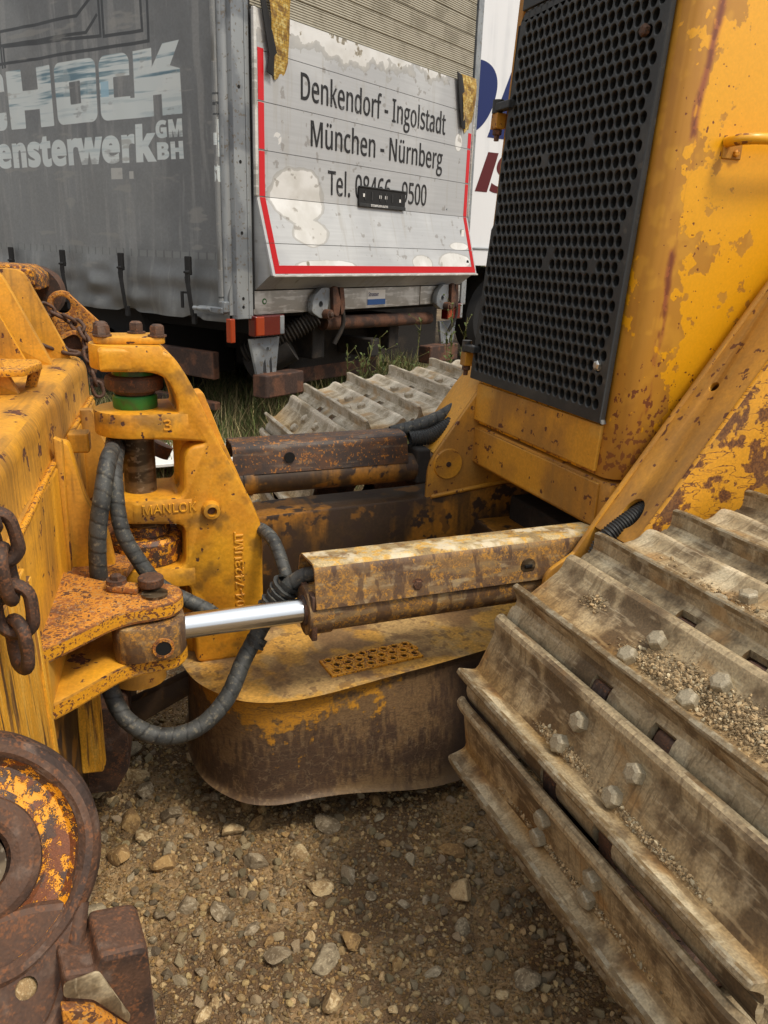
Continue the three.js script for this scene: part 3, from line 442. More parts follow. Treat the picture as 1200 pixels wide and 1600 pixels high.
  for (const h of hs) { const c = h.curves[0]; const tor = new THREE.TorusGeometry(0.0105, 0.003, 6, 16).rotateX(-Math.PI / 2).translate(c.aX, 0.0085, -c.aY).applyMatrix4(padM), dk = new THREE.CircleGeometry(0.0095, 14).rotateX(-Math.PI / 2).translate(c.aX, 0.0045, -c.aY).applyMatrix4(padM); part(arm, 'tread_hole', tor, M.yellowEdge); part(arm, 'hole_floor', dk, M.void); }
}

// cast pivot tower with its pin and lettering
const font = await new FontLoader().loadAsync('fonts/droid/droid_sans_bold.typeface.json'), fontR = await new FontLoader().loadAsync('fonts/droid/droid_sans_regular.typeface.json');
function letters(f, text, size, depth, sx = 1, bevel = 0) {
  const shapes = f.generateShapes(text, size), g = new THREE.ExtrudeGeometry(shapes, { depth, bevelEnabled: bevel > 0, bevelThickness: bevel, bevelSize: bevel * 0.6, bevelSegments: 1, curveSegments: 4 }); return g.scale(sx, 1, 1);
}
{
  const zf = -1.874, zb = -2.06, tabs = [];
  const post = ext([[0.06, 1.283, 0.02], [0.06, 1.318, 0.015], [0.195, 1.316, 0.02], [0.225, 1.298, 0.03], [0.266, 1.226, 0.05], [0.314, 1.103, 0.05], [0.37, 0.993, 0.04], [0.416, 0.895, 0.06], [0.424, 0.845, 0.05], [0.424, 0.50, 0.02], [0.245, 0.50, 0.02], [0.238, 0.725, 0.02], [0.16, 0.725, 0.01], [0.16, 0.774, 0.01], [0.228, 0.772, 0.03], [0.232, 0.888, 0.025], [0.11, 0.899, 0.01], [0.11, 0.956, 0.012], [0.232, 0.955, 0.03], [0.236, 1.08, 0.05], [0.3, 1.092, 0.03], [0.12, 1.109, 0.01], [0.12, 1.165, 0.012], [0.232, 1.162, 0.02], [0.222, 1.215, 0.04], [0.196, 1.262, 0.05], [0.06, 1.265, 0.01]], zb, zf, { bevel: 0.008, seg: 6, crease: 0.8 });
  const disc = (y0, y1, r, xr) => { const s = new THREE.Shape(), cx = 0.14, cz = 1.97; s.moveTo(xr, cz - r); s.lineTo(cx, cz - r); s.absarc(cx, cz, r, Math.PI * 1.5, Math.PI * 0.5, true); s.lineTo(xr, cz + r); s.closePath(); return ext(s, y0, y1, { bevel: 0.005, seg: 24, crease: 0.6 }).rotateX(-Math.PI / 2); };
  tabs.push(disc(1.2635, 1.3205, 0.0966, 0.2), disc(1.1075, 1.1665, 0.0967, 0.25), disc(0.8985, 0.9575, 0.0966, 0.25), disc(0.7235, 0.7755, 0.0967, 0.25));
  const rib = ext([[0.27, 1.19], [0.305, 1.195], [0.348, 1.075], [0.40, 0.945], [0.425, 0.885], [0.38, 0.885]], -2.05, -1.99, { r: 0.01, bevel: 0.006 });
  const col = rod(V(0.27, 0.49, -1.985), V(0.27, 1.12, -1.985), 0.05, 0.045, 28);
  const tower = part(DZ, 'pivot_tower', merge([post, ...tabs, rib, col]), M.castYellow, { label: 'yellow cast pivot tower with raised lettering' });
  const L1 = letters(fontR, 'MANLOK', 0.022, 0.003, 1.05, 0.0015).translate(0.13, 0.923, zf - 0.0005); part(tower, 'raised_lettering', L1, M.castYellow);
  const L2 = letters(fontR, '104-7423UMT', 0.021, 0.004, 1.25, 0.002).rotateZ(Math.PI / 2).translate(0.372, 0.628, zf - 0.001); part(tower, 'raised_lettering', L2, M.castYellow);
  const L3 = letters(fontR, '3', 0.024, 0.003, 1.1, 0.0015).translate(0.192, 1.127, zf - 0.0005); part(tower, 'raised_lettering', L3, M.castYellow);
  const nut = part(tower, 'grease_nipple', lathe([[0.004, 0.004], [0.011, 0.004], [0.012, 0.02], [0.02, 0.018], [0.024, 0.004], [0.024, -0.01]], 20).rotateX(Math.PI / 2).translate(0.295, 0.922, zf), M.castYellow);
  part(tower, 'nipple_bore', rod(V(0.295, 0.922, zf), V(0.295, 0.922, zf + 0.006), 0.010, 0.010, 12), M.rust);
  // cap on the upper tab
  const cap = part(tower, 'cap_plate', slab([[0.055, -1.925, 0.02], [0.055, -2.02, 0.02], [0.22, -2.02, 0.02], [0.21, -1.905, 0.02]], 1.3215, 1.337, { bevel: 0.003 }), M.yellow);
  for (const [x, z, r] of [[0.075, -1.94, 0.017], [0.075, -2.0, 0.017], [0.195, -1.925, 0.017], [0.155, -2.0, 0.017]]) part(tower, 'cap_bolt', hex(r, 0.028, V(x, 1.3375, z), UPV, x * 20, r * 1.25), M.rust);
  part(tower, 'pivot_pin', rod(V(0.14, 0.85, -1.97), V(0.14, 1.27, -1.97), 0.0385, 0.0385, 36), M.pinSteel);
  part(tower, 'seal_ring', lathe([[0.036, 1.165], [0.05, 1.166], [0.052, 1.17], [0.052, 1.194], [0.049, 1.198], [0.036, 1.198]]).translate(0.14, 0, -1.97), M.green, { label: 'green seal ring above the middle tab' });
  part(tower, 'seal_ring', lathe([[0.036, 1.246], [0.05, 1.246], [0.05, 1.268], [0.036, 1.268]]).translate(0.14, 0, -1.97), M.green, { label: 'green seal ring under the top tab' });
  part(tower, 'rubber_boot', lathe([[0.036, 1.198], [0.046, 1.2], [0.05, 1.207], [0.064, 1.211], [0.067, 1.218], [0.067, 1.238], [0.062, 1.244], [0.036, 1.247]]).translate(0.14, 0, -1.97), M.rust);
  part(tower, 'lower_boss', merge([lathe([[0.03, 0.776], [0.088, 0.777], [0.092, 0.785], [0.092, 0.835], [0.084, 0.845], [0.062, 0.848], [0.06, 0.872], [0.05, 0.876], [0.03, 0.876]]).translate(0.145, 0, -1.975)]), M.rustYellow);
  part(tower, 'boss_collar', lathe([[0.03, 0.874], [0.062, 0.874], [0.066, 0.88], [0.066, 0.892], [0.06, 0.9], [0.03, 0.9]]).translate(0.145, 0, -1.975), M.pinSteel);
  part(tower, 'stub_pin', rod(V(0.2, 1.0, -2.14), V(0.215, 1.03, -2.14), 0.03, 0.03, 20), M.rust);
}

// angle cylinders under their folded guards
function cylinder(name, x0, x1, y0, y1, z, r, guard, far) {
  const a = V(x0, y0, z), b = V(x1, y1, z), d = b.clone().sub(a).normalize();
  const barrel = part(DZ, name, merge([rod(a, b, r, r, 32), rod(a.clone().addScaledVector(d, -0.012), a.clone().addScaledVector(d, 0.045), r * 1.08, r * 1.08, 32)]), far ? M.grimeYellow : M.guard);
  const gp = guard.map((q) => [q[0], q[1]]), t = 0.007, s = new THREE.Shape(), back = [];
  const sm = new THREE.CurvePath(); const pts = []; gp.forEach((q, i) => { if (i === 0 || i === gp.length - 1) pts.push(new THREE.Vector2(...q)); else { const p0 = new THREE.Vector2(...gp[i - 1]), p1 = new THREE.Vector2(...q), p2 = new THREE.Vector2(...gp[i + 1]), r1 = 0.026, q0 = p1.clone().lerp(p0, Math.min(0.45, r1 / p1.distanceTo(p0))), q2 = p1.clone().lerp(p2, Math.min(0.45, r1 / p1.distanceTo(p2))); pts.push(...new THREE.QuadraticBezierCurve(q0, p1, q2).getPoints(7)); } });
  pts.forEach((p, i) => { const u = pts[Math.max(0, i - 1)], w = pts[Math.min(pts.length - 1, i + 1)], n = w.clone().sub(u).normalize(); back.unshift(new THREE.Vector2(p.x + n.y * t, p.y - n.x * t)); });
  [...pts, ...back].forEach((p, i) => i ? s.lineTo(-p.x, p.y) : s.moveTo(-p.x, p.y)); s.closePath();
  const L = x1 - x0 + (far ? -0.02 : 0.0), g = ext(s, 0, L, { bevel: 0.0015, crease: 0.6 }); g.applyMatrix4(new THREE.Matrix4().makeBasis(V(0, 0, -1), V(0, 1, 0), V(1, 0, 0))); 
  const p = g.attributes.position; for (let i = 0; i < p.count; i++) { p.setY(i, p.getY(i) + (p.getX(i) / L) * (y1 - y0)); p.setX(i, p.getX(i) + x0 - (far ? 0.015 : 0.0)); }
    const [topG, sideG] = splitUp(g, 0.72);
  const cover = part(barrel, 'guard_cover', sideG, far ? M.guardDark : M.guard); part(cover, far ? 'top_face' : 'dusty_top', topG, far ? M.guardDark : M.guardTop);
  return [barrel, cover];
}
{
  const [near, cover] = cylinder('angle_cylinder', 0.47, 1.25, 0.745, 0.748, -1.61, 0.054, [[-1.705, 0.80], [-1.69, 0.862], [-1.568, 0.874], [-1.548, 0.772]], false);
  part(near, 'piston_rod', rod(V(0.16, 0.747, -1.607), V(0.475, 0.747, -1.607), 0.0283, 0.0283, 40), M.chrome, { label: 'bright chrome piston rod' });
  part(near, 'rod_wiper', rod(V(0.452, 0.747, -1.607), V(0.468, 0.747, -1.607), 0.036, 0.036, 32), M.rust);
  part(near, 'gland_flange', slab([[0.462, -1.675, 0.004], [0.476, -1.675, 0.004], [0.476, -1.555, 0.004], [0.462, -1.555, 0.004]], 0.69, 0.80, { bevel: 0.003 }), M.rust);
  part(near, 'guard_bolt', hex(0.012, 0.008, V(0.72, 0.80, -1.5555), V(0, 0, 1), 0.4, 0.016), M.rust);
  part(near, 'guard_slot', merge([rod(V(1.02, 0.812, -1.5575), V(1.02, 0.812, -1.5525), 0.02, 0.02, 20)]), M.pinSteel); part(near, 'slot_bore', box(0.022, 0.009, 0.006, 1.02, 0.812, -1.5525, 0.003), M.void);
  part(near, 'rod_eye', slab([[0.035, -1.53, 0.05], [0.035, -1.67, 0.05], [0.16, -1.675, 0.03], [0.185, -1.645, 0.01], [0.185, -1.57, 0.01], [0.16, -1.53, 0.03]], 0.7105, 0.790, { bevel: 0.005, seg: 10 }), M.guard);
  part(near, 'eye_bore', rod(V(0.132, 0.742, -1.532), V(0.132, 0.742, -1.5265), 0.0165, 0.0165, 20), M.void); part(near, 'eye_rim', lathe([[0.0165, -0.002], [0.0165, 0.003], [0.022, 0.003], [0.023, -0.002]], 24).rotateX(Math.PI / 2).translate(0.132, 0.742, -1.528), M.rustPlate);
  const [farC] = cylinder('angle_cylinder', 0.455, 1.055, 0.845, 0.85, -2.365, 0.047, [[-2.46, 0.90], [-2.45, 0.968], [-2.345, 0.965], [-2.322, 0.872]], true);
  part(farC, 'guard_hole', rod(V(0.615, 0.92, -2.3285), V(0.615, 0.92, -2.3225), 0.017, 0.017, 20), M.void);
  part(farC, 'end_clamp', box(0.05, 0.12, 0.1, 1.075, 0.86, -2.37, 0.01), M.dark);
  part(farC, 'gland', rod(V(0.43, 0.845, -2.365), V(0.47, 0.845, -2.365), 0.04, 0.052, 24), M.dark);
}
// hoses in spiral wrap, corrugated conduits
const hoseLabel = 'black hose in dusty spiral wrap';
part(DZ, 'hydraulic_hose', wrapTube([V(0.09, 1.02, -2.09), V(0.088, 1.078, -2.01), V(0.078, 1.08, -1.91), V(0.062, 1.075, -1.82), V(0.045, 1.02, -1.775), V(0.027, 0.932, -1.76), V(0.021, 0.85, -1.765), V(0.022, 0.77, -1.775), V(0.015, 0.69, -1.73), V(0.02, 0.615, -1.65), V(0.05, 0.545, -1.595), V(0.12, 0.497, -1.58), V(0.20, 0.50, -1.582), V(0.27, 0.55, -1.60), V(0.325, 0.625, -1.645), V(0.375, 0.69, -1.672), V(0.425, 0.765, -1.678), V(0.47, 0.805, -1.665), V(0.56, 0.83, -1.63)], 0.0195, 0.033, 0.05), M.hose, { keepUV: true });
part(DZ, 'hydraulic_hose', wrapTube([V(0.10, 0.99, -2.07), V(0.094, 1.055, -2.0), V(0.085, 1.07, -1.90), V(0.074, 1.04, -1.815), V(0.078, 0.927, -1.77), V(0.103, 0.865, -1.76), V(0.150, 0.792, -1.745), V(0.245, 0.735, -1.71), V(0.31, 0.69, -1.70), V(0.37, 0.70, -1.705), V(0.42, 0.75, -1.70)], 0.0178, 0.029, 0.045), M.hose, { keepUV: true });
part(DZ, 'hydraulic_hose', wrapTube([V(0.40, 0.80, -1.99), V(0.42, 0.85, -1.90), V(0.438, 0.845, -1.82), V(0.447, 0.805, -1.765), V(0.448, 0.762, -1.72), V(0.44, 0.70, -1.7)], 0.0165, 0.025, 0.055), M.hose, { keepUV: true });
part(DZ, 'hose_tape', wrapTube([V(0.385, 0.70, -1.684), V(0.42, 0.755, -1.684), V(0.442, 0.79, -1.678)], 0.031, 0.017, 0.3, { step: 0.002 }), M.hose, { keepUV: true });
part(DZ, 'hose_tape', wrapTube([V(0.348, 0.645, -1.656), V(0.36, 0.665, -1.662)], 0.0245, 0.03, 0.1), M.hose, { keepUV: true });
part(DZ, 'conduit', wrapTube([V(1.33, 1.03, -1.45), V(1.27, 0.975, -1.45), V(1.21, 0.94, -1.452), V(1.16, 0.90, -1.455), V(1.13, 0.80, -1.46)], 0.021, 0.0075, 0.16, { spiral: false, round: true, step: 0.0009, seg: 14 }), M.black, { keepUV: true });
part(DZ, 'conduit', wrapTube([V(1.05, 0.94, -2.39), V(1.12, 0.95, -2.38), V(1.19, 0.985, -2.375), V(1.27, 1.03, -2.39)], 0.026, 0.009, 0.14, { spiral: false, round: true, step: 0.0012, seg: 14 }), M.black, { keepUV: true });
part(DZ, 'hydraulic_hose', wrapTube([V(1.0, 0.955, -2.44), V(1.09, 0.975, -2.43), V(1.17, 1.005, -2.42), V(1.28, 1.06, -2.43)], 0.022, 0.03, 0.05), M.hose, { keepUV: true });

// tracks: one shoe with its bolts, copied along the chain
const nearShoes = {};
{
  const W = 0.81, prof = [[-0.004, 0.002], [0.0, 0.010], [0.006, 0.0145], [0.016, 0.0145], [0.026, 0.009], [0.036, 0.003], [0.048, 0], [0.122, 0.0], [0.130, 0.003], [0.1335, 0.010], [0.136, 0.024], [0.1375, 0.034], [0.1385, 0.042], [0.142, 0.0445], [0.149, 0.0445], [0.152, 0.042], [0.153, 0.033], [0.1545, 0.02], [0.158, 0.009], [0.166, 0.0015], [0.172, 0], [0.172, -0.014], [0.03, -0.012], [0.012, -0.006], [0, -0.004]];
  const tail = [[0.172, 0], [0.184, -0.004], [0.196, -0.013], [0.206, -0.026], [0.211, -0.036], [0.2, -0.042], [0.192, -0.026], [0.172, -0.014]];
  const wear = (g, s) => { const p = g.attributes.position; for (let i = 0; i < p.count; i++) { const x = p.getX(i), y = p.getY(i), z = p.getZ(i); if (y > 0.03) p.setY(i, y + (vn(z * 14 + 50, s, 4096, 64, s) - 0.5) * 0.0035 + (vn(z * 70 + 50, s, 4096, 64, s + 2) - 0.5) * 0.0015); const e = S(0.37, 0.405, Math.abs(z)); p.setY(i, p.getY(i) - e * 0.004); } return g; };
  const cutZ = (pts) => { // extrude in several spans so that edges can wander
    const s = new THREE.Shape(pts.map((q) => new THREE.Vector2(...q))); const g = new THREE.ExtrudeGeometry(s, { depth: W - 0.006, steps: 40, bevelEnabled: true, bevelThickness: 0.003, bevelSize: 0.002, bevelOffset: -0.002, bevelSegments: 1 }); return toCreasedNormals(wear(g.translate(0, 0, -W / 2 + 0.003), 5), 0.42); };
  const tl = (z0, z1) => { const s = new THREE.Shape(tail.map((q) => new THREE.Vector2(...q))); return toCreasedNormals(new THREE.ExtrudeGeometry(s, { depth: z1 - z0, bevelEnabled: false }).translate(0, 0, z0), 0.7); };
  const whole = merge([cutZ(prof), tl(-0.402, -0.105), tl(-0.055, 0.055), tl(0.105, 0.402)]), cutTop = (g, y0) => { const p = g.attributes.position, n = g.attributes.normal, a = [[], []], b = [[], []]; for (let i = 0; i < p.count; i += 3) { const k = Math.min(p.getY(i), p.getY(i + 1), p.getY(i + 2)) > y0 ? 1 : 0; for (let j = i; j < i + 3; j++) { a[k].push(p.getX(j), p.getY(j), p.getZ(j)); b[k].push(n.getX(j), n.getY(j), n.getZ(j)); } } return a.map((q, k) => { const r = new THREE.BufferGeometry(); r.setAttribute('position', new THREE.Float32BufferAttribute(q, 3)); r.setAttribute('normal', new THREE.Float32BufferAttribute(b[k], 3)); return finish(r); }); };
  const [body, edgeGeo] = cutTop(whole, 0.029);
  tint(body, (x, y, z) => { const w = vn(z * 9 + 50, 3, 4096, 64, 21), k = S(0.075, 0.125, x + (w - 0.5) * 0.05) * S(0.022, 0.004, y) * S(0.16, 0.14, x) * (0.5 + w), pol = S(0.008, 0.014, y) * S(0.03, 0.02, x), t = S(0.165, 0.18, x); return [1 - 0.05 * k + 0.16 * pol - 0.12 * t, 1 - 0.22 * k + 0.16 * pol - 0.12 * t, 1 - 0.46 * k + 0.18 * pol - 0.12 * t]; });
  const bolt = finish(hex(0.0185, 0.02, V(0, 0, 0), UPV, 0, 0)), spots = [[0.056, -0.085], [0.112, -0.068], [0.056, 0.068], [0.112, 0.085]];
  const link = finish(merge([-0.085, 0.085].flatMap((z) => [ext([[-0.02, -0.1, 0.03], [-0.02, -0.018, 0.01], [0.2, -0.018, 0.01], [0.226, -0.06, 0.03], [0.2, -0.1, 0.03]], z - 0.022, z + 0.022, { bevel: 0.005 })]).concat([rod(V(0.0, -0.06, -0.13), V(0.0, -0.06, 0.13), 0.03, 0.03, 18)])));
  const bodies = [body, ...[1, 2, 3].map(() => { const b = body.clone(); b.deleteAttribute('uv'); return finish(b); })];
  const R = 0.371, C = [1.095, 0.581], th = 0.142, p = 0.206, n0 = [-Math.sin(th), Math.cos(th)], e0 = [-Math.cos(th), -Math.sin(th)];
  const path = (s) => { if (s < 0) return [C[0] + n0[0] * R + e0[0] * s, C[1] + n0[1] * R + e0[1] * s]; const A = Math.PI - 0.1, a = Math.min(s / R, A), c = Math.cos(a), d = Math.sin(a), q = [C[0] + R * (n0[0] * c + e0[0] * d), C[1] + R * (n0[1] * c + e0[1] * d)]; if (s / R > A) { const k = s - A * R; q[0] += k * (-n0[0] * d + e0[0] * c); q[1] += k * (-n0[1] * d + e0[1] * c); } return q; };
  for (const [zc, ph, mat, far] of [[-1.32 + W / 2, -0.14, M.shoe, false], [-2.6 - W / 2, -0.08, M.shoeFar, true]]) {
    for (let k = -9; k < 13; k++) {
      const a = path(ph + k * p), b = path(ph + (k + 1) * p), e = V(b[0] - a[0], b[1] - a[1], 0).normalize(), n = V(e.y, -e.x, 0);
      const sh = new THREE.Mesh(bodies[Math.floor(hsh(k + 20, 5, 2) * 4)], mat); sh.name = 'track_shoe'; sh.castShadow = sh.receiveShadow = true;
      const m = new THREE.Matrix4().makeBasis(e, n, V(0, 0, -1)); m.setPosition(a[0] - 1.2, a[1] - G, zc + 1.96); m.decompose(sh.position, sh.quaternion, sh.scale); DZ.add(sh);
      for (const [x, z] of spots) { const bo = new THREE.Mesh(bolt, far ? mat : M.shoeEdge); bo.name = 'shoe_bolt'; bo.position.set(x, -0.001, z); bo.rotation.y = hsh(k, Math.round(z * 100), 3) * 2; bo.rotation.z = (hsh(k, Math.round(x * 100), 8) - 0.5) * 0.1; bo.castShadow = bo.receiveShadow = true; sh.add(bo); }
      const eg = new THREE.Mesh(edgeGeo, far ? M.shoeFar : M.shoeEdge); eg.name = 'grouser_edge'; eg.castShadow = eg.receiveShadow = true; sh.add(eg);
      const lk = new THREE.Mesh(link, M.rust); lk.name = 'chain_link'; lk.castShadow = lk.receiveShadow = true; sh.add(lk);
      if (!far) nearShoes[k] = m.clone().premultiply(new THREE.Matrix4().makeTranslation(1.2, G, -1.96));
    }
    // idler wheel and roller frame inside
    part(DZ, 'idler_wheel', lathe([[0.05, -0.07], [0.2, -0.05], [0.235, -0.08], [0.262, -0.08], [0.262, -0.03], [0.275, -0.03], [0.275, 0.03], [0.262, 0.03], [0.262, 0.08], [0.235, 0.08], [0.2, 0.05], [0.05, 0.07]], 40).rotateX(Math.PI / 2).translate(C[0], C[1], zc), M.rust);
    part(DZ, 'roller_frame', box(1.6, 0.26, 0.3, C[0] + 1.15, 0.55, zc, 0.02), M.grimeYellow);
  }
}

// ---------- blade at the left, turned a little; local x towards the machine, z towards the camera ----------
const BT = THREE.MathUtils.degToRad(-7.65), BLADE_AT = V(-0.121, 0, -1.42);
const bladeToWorld = (x, y, z) => V(x, y, z).applyAxisAngle(UPV, BT).add(BLADE_AT);
{
  const prof = [[-0.62, 1.2, 0], [-0.0, 1.2, 0.045], [0.004, 1.07, 0.004], [0.02, 1.058, 0.004], [0.02, 0.66, 0.01], [-0.03, 0.62, 0.01], [-0.06, 0.1, 0.01], [-0.62, 0.1, 0]];
  const sh = round(prof, 0.01), g0 = new THREE.ExtrudeGeometry(sh, { depth: 1.95, steps: 60, bevelEnabled: false, curveSegments: 8 }).translate(0, 0, -1.25);
  const pg = g0.attributes.position; for (let i = 0; i < pg.count; i++) { const x = pg.getX(i), y = pg.getY(i), z = pg.getZ(i); if (y > 1.0) { pg.setX(i, x + (vn(z * 9 + 90, y * 20, 4096, 4096, 3) - 0.5) * 0.006 * S(-0.3, 0, x)); pg.setY(i, y + (vn(z * 5 + 90, x * 9 + 9, 4096, 4096, 4) - 0.5) * 0.008); } }
  const blade = part(DZ, 'blade', toCreasedNormals(g0, 0.9), M.yellow, { local: true, label: 'worn yellow blade with a rounded top beam' });
  blade.position.copy(BLADE_AT).sub(DZ.position); blade.rotation.y = BT;
  const add = (n, g, m, o) => part(blade, n, g, m, o);
  add('weld_bead', smooth([V(0.007, 1.058, 0.6), V(0.016, 1.06, 0), V(0.012, 1.069, -0.4), V(0.013, 1.072, -0.82), V(0.012, 1.07, -1.24)], 0.007, 120, 8), M.yellowEdge);
  // beam top wear: bare patches at its rounded corner are part of the paint; ribs stand on the beam
  const rib = (fx, z, t) => add('rib', ext([[fx, 1.197], [fx - 0.11, 1.445, 0.02], [fx - 0.13, 1.455], [fx - 0.5, 1.47], [fx - 0.5, 1.197]], z - t, z, { r: 0.004, bevel: 0.003 }), M.yellow);
  rib(-0.072, -0.58, 0.025); rib(-0.06, -1.03, 0.03); rib(-0.03, -1.19, 0.025); rib(-0.115, -0.99, 0.02);
  add('blade_back', box(0.06, 0.3, 2.2, -0.48, 1.32, -0.3, 0.01), M.yellow);
  add('step_plate', ext([[-0.28, 0.5], [-0.05, 0.55], [-0.028, 0.66], [-0.045, 0.71], [-0.28, 0.74]].map((q) => [q[0], q[1]]), 1.244, 1.262, { r: 0.008 }).applyMatrix4(new THREE.Matrix4().makeBasis(V(1, 0, 0), V(0, 0, -1), V(0, 1, 0))), M.yellowEdge);
  add('step_leg', ext([[-0.075, 1.198], [-0.062, 1.246], [-0.034, 1.246], [-0.05, 1.198]], -0.69, -0.672, { bevel: 0.002 }), M.yellowEdge);
  add('step_leg', box(0.018, 0.06, 0.05, -0.16, 1.222, -0.66), M.yellowEdge);
  add('top_block', ext([[-0.5, 1.36], [-0.5, 1.47], [-0.17, 1.458, 0.01], [-0.135, 1.43, 0.01], [-0.135, 1.385], [-0.19, 1.38]], -1.62, -1.42, { r: 0.006, bevel: 0.006 }), M.rustYellow);
  add('top_block', box(0.09, 0.05, 0.05, -0.19, 1.425, -1.405, 0.006), M.rustYellow);
  add('cylinder_end', rod(V(-0.19, 1.36, -1.74), V(-0.19, 1.36, -1.62), 0.09, 0.09, 30), M.rust);
  // lug with its eye, behind the chain
  const eye = [circle(-0.083, 1.335, 0.028)], lugS = new THREE.Shape(); lugS.moveTo(0.08, 1.20); lugS.lineTo(0.05, 1.262); lugS.lineTo(-0.063, 1.375); lugS.absarc(-0.083, 1.335, 0.046, 1.0, Math.PI * 1.05, false); lugS.lineTo(-0.09, 1.19); lugS.closePath();
  add('lifting_lug', ext(lugS, -1.50, -1.47, { holes: eye, bevel: 0.004, seg: 14 }), M.rustPlate);
  const bo = [[-0.115, 1.195], [-0.10, 1.235], [-0.045, 1.268, 0.03], [-0.012, 1.255, 0.03], [-0.004, 1.195]], bi = [[-0.1, 1.2], [-0.09, 1.23], [-0.043, 1.257, 0.02], [-0.02, 1.246, 0.02], [-0.014, 1.2]];
  const bs = round(bo, 0.01), bh = new THREE.Path(round(bi, 0.01).getPoints(6)); add('end_bracket', ext(bs, -1.40, -1.37, { holes: [bh], bevel: 0.003 }), M.rustPlate); add('bracket_web', ext(bi, -1.41, -1.395, { r: 0.01, bevel: 0.001 }), M.rust);
  add('beam_end_plate', ext([[-0.62, 0.7], [-0.62, 1.19], [-0.015, 1.19, 0.03], [-0.005, 1.06], [0.06, 0.9], [0.1, 0.7]], -1.275, -1.251, { r: 0.006 }), M.yellow);
  // upright gussets and the shelf between them
  add('gusset', ext([[0.018, 0.80], [0.018, 1.115, 0.004], [0.042, 1.11, 0.01], [0.058, 1.03, 0.03], [0.07, 0.97, 0.04], [0.11, 0.90, 0.03], [0.125, 0.79]], -0.49, -0.45, { bevel: 0.004, seg: 8 }), M.yellow);
  add('gusset_edge', ext([[0.016, 0.80], [0.016, 1.13], [0.034, 1.12], [0.028, 0.80]], -0.452, -0.425, { r: 0.005, bevel: 0.004 }), M.yellow);
  add('gusset', ext([[0.018, 0.80], [0.018, 1.10], [0.05, 1.10, 0.01], [0.066, 1.03, 0.03], [0.11, 0.94, 0.04], [0.20, 0.86, 0.03], [0.21, 0.80]], -0.92, -0.885, { bevel: 0.004, seg: 8 }), M.ochre);
  add('gusset_pad', box(0.05, 0.05, 0.05, 0.045, 1.075, -0.62, 0.006), M.yellow);
  add('shelf_plate', slab([[0.0, -0.33], [0.0, -1.0], [0.26, -1.0, 0.08], [0.20, -0.62, 0.1], [0.13, -0.33]], 0.79, 0.812, { r: 0.004 }), M.rustPlate);
  add('shelf_rib', ext([[0.1, 0.60], [0.1, 0.79], [0.2, 0.79], [0.22, 0.74, 0.02], [0.17, 0.62]], -0.72, -0.69, { r: 0.004 }), M.rustPlate);
  add('pivot_box', ext([[-0.06, 0.17], [-0.06, 0.42], [0.12, 0.42, 0.02], [0.12, 0.24, 0.02], [0.08, 0.17]], -1.0, -0.45, { r: 0.006, bevel: 0.006 }), M.rust);
  add('pivot_socket', rod(V(0.15, 0.43, -0.58), V(0.15, 0.55, -0.58), 0.07, 0.06, 28), M.ochre);
  add('pivot_web', ext([[0.1, 0.25], [0.1, 0.33], [0.3, 0.42], [0.3, 0.36]], -0.64, -0.60, { bevel: 0.003 }), M.grimeYellow);
  // clevis: two thick plates with the pin through them
  const cl = [[0.0, 0.012, 0.004], [0.0, -0.385, 0.004], [0.03, -0.372, 0.01], [0.077, -0.335, 0.02], [0.123, -0.302, 0.02], [0.167, -0.288, 0.02], [0.239, -0.282, 0.03], [0.274, -0.252, 0.02], [0.281, -0.212, 0.02], [0.262, -0.172, 0.02], [0.221, -0.157, 0.02], [0.174, -0.149, 0.02], [0.137, -0.124, 0.02], [0.102, -0.084, 0.02], [0.066, -0.044, 0.02], [0.03, -0.008, 0.006]];
  const eyeP = [0.222, -0.212], topC = slab(cl, 0.796, 0.832, { bevel: 0.005, seg: 8 }); add('clevis_plate', topC, M.rustPlate, { label: 'rusty upper clevis plate' });
  const edgeStrip = (y0, y1) => { const s2 = round(cl.map((q) => [q[0], -q[1], q[2]]), 0), pts = s2.getPoints(8), pos = [], idx = [], uv = []; let L = 0; pts.forEach((p, i) => { if (i) L += p.distanceTo(pts[i - 1]); pos.push(p.x, y0, -p.y, p.x, y1, -p.y); uv.push(L, 0, L, y1 - y0); if (i) { const a = (i - 1) * 2; idx.push(a, a + 2, a + 1, a + 1, a + 2, a + 3); } }); const g = new THREE.BufferGeometry(); g.setAttribute('position', new THREE.Float32BufferAttribute(pos, 3)); g.setAttribute('uv', new THREE.Float32BufferAttribute(uv, 2)); g.setIndex(idx); const c = V(0.1, 0, -0.2), pp = g.attributes.position; for (let i = 0; i < pp.count; i++) { const d = V(pp.getX(i) - c.x, 0, pp.getZ(i) - c.z).normalize().multiplyScalar(0.0012); pp.setX(i, pp.getX(i) + d.x); pp.setZ(i, pp.getZ(i) + d.z); } g.computeVertexNormals(); return g; };
  add('clevis_edge', edgeStrip(0.803, 0.826), M.yellowEdge, { keepUV: true });
  add('clevis_plate', slab(cl.map((q) => [q[0] + 0.004, q[1] - 0.005, q[2]]), 0.672, 0.710, { bevel: 0.005, seg: 8 }), M.yellow, { label: 'yellow lower clevis plate' });
  add('clevis_edge', edgeStrip(0.678, 0.704).translate(0.004, 0, -0.005), M.yellowEdge, { keepUV: true });
  add('clevis_back', box(0.02, 0.12, 0.36, 0.026, 0.755, -0.19, 0.004), M.ochre);
  const P = V(eyeP[0], 0, eyeP[1]);
  add('clevis_pin', rod(V(P.x, 0.69, P.z), V(P.x, 0.838, P.z), 0.027, 0.027, 28), M.pinSteel);
  add('pin_head', lathe([[0, 0.0], [0.024, 0], [0.027, -0.003], [0.027, -0.018], [0.025, -0.021]], 32).translate(P.x - 0.008, 0.866, P.z - 0.025), M.rust);
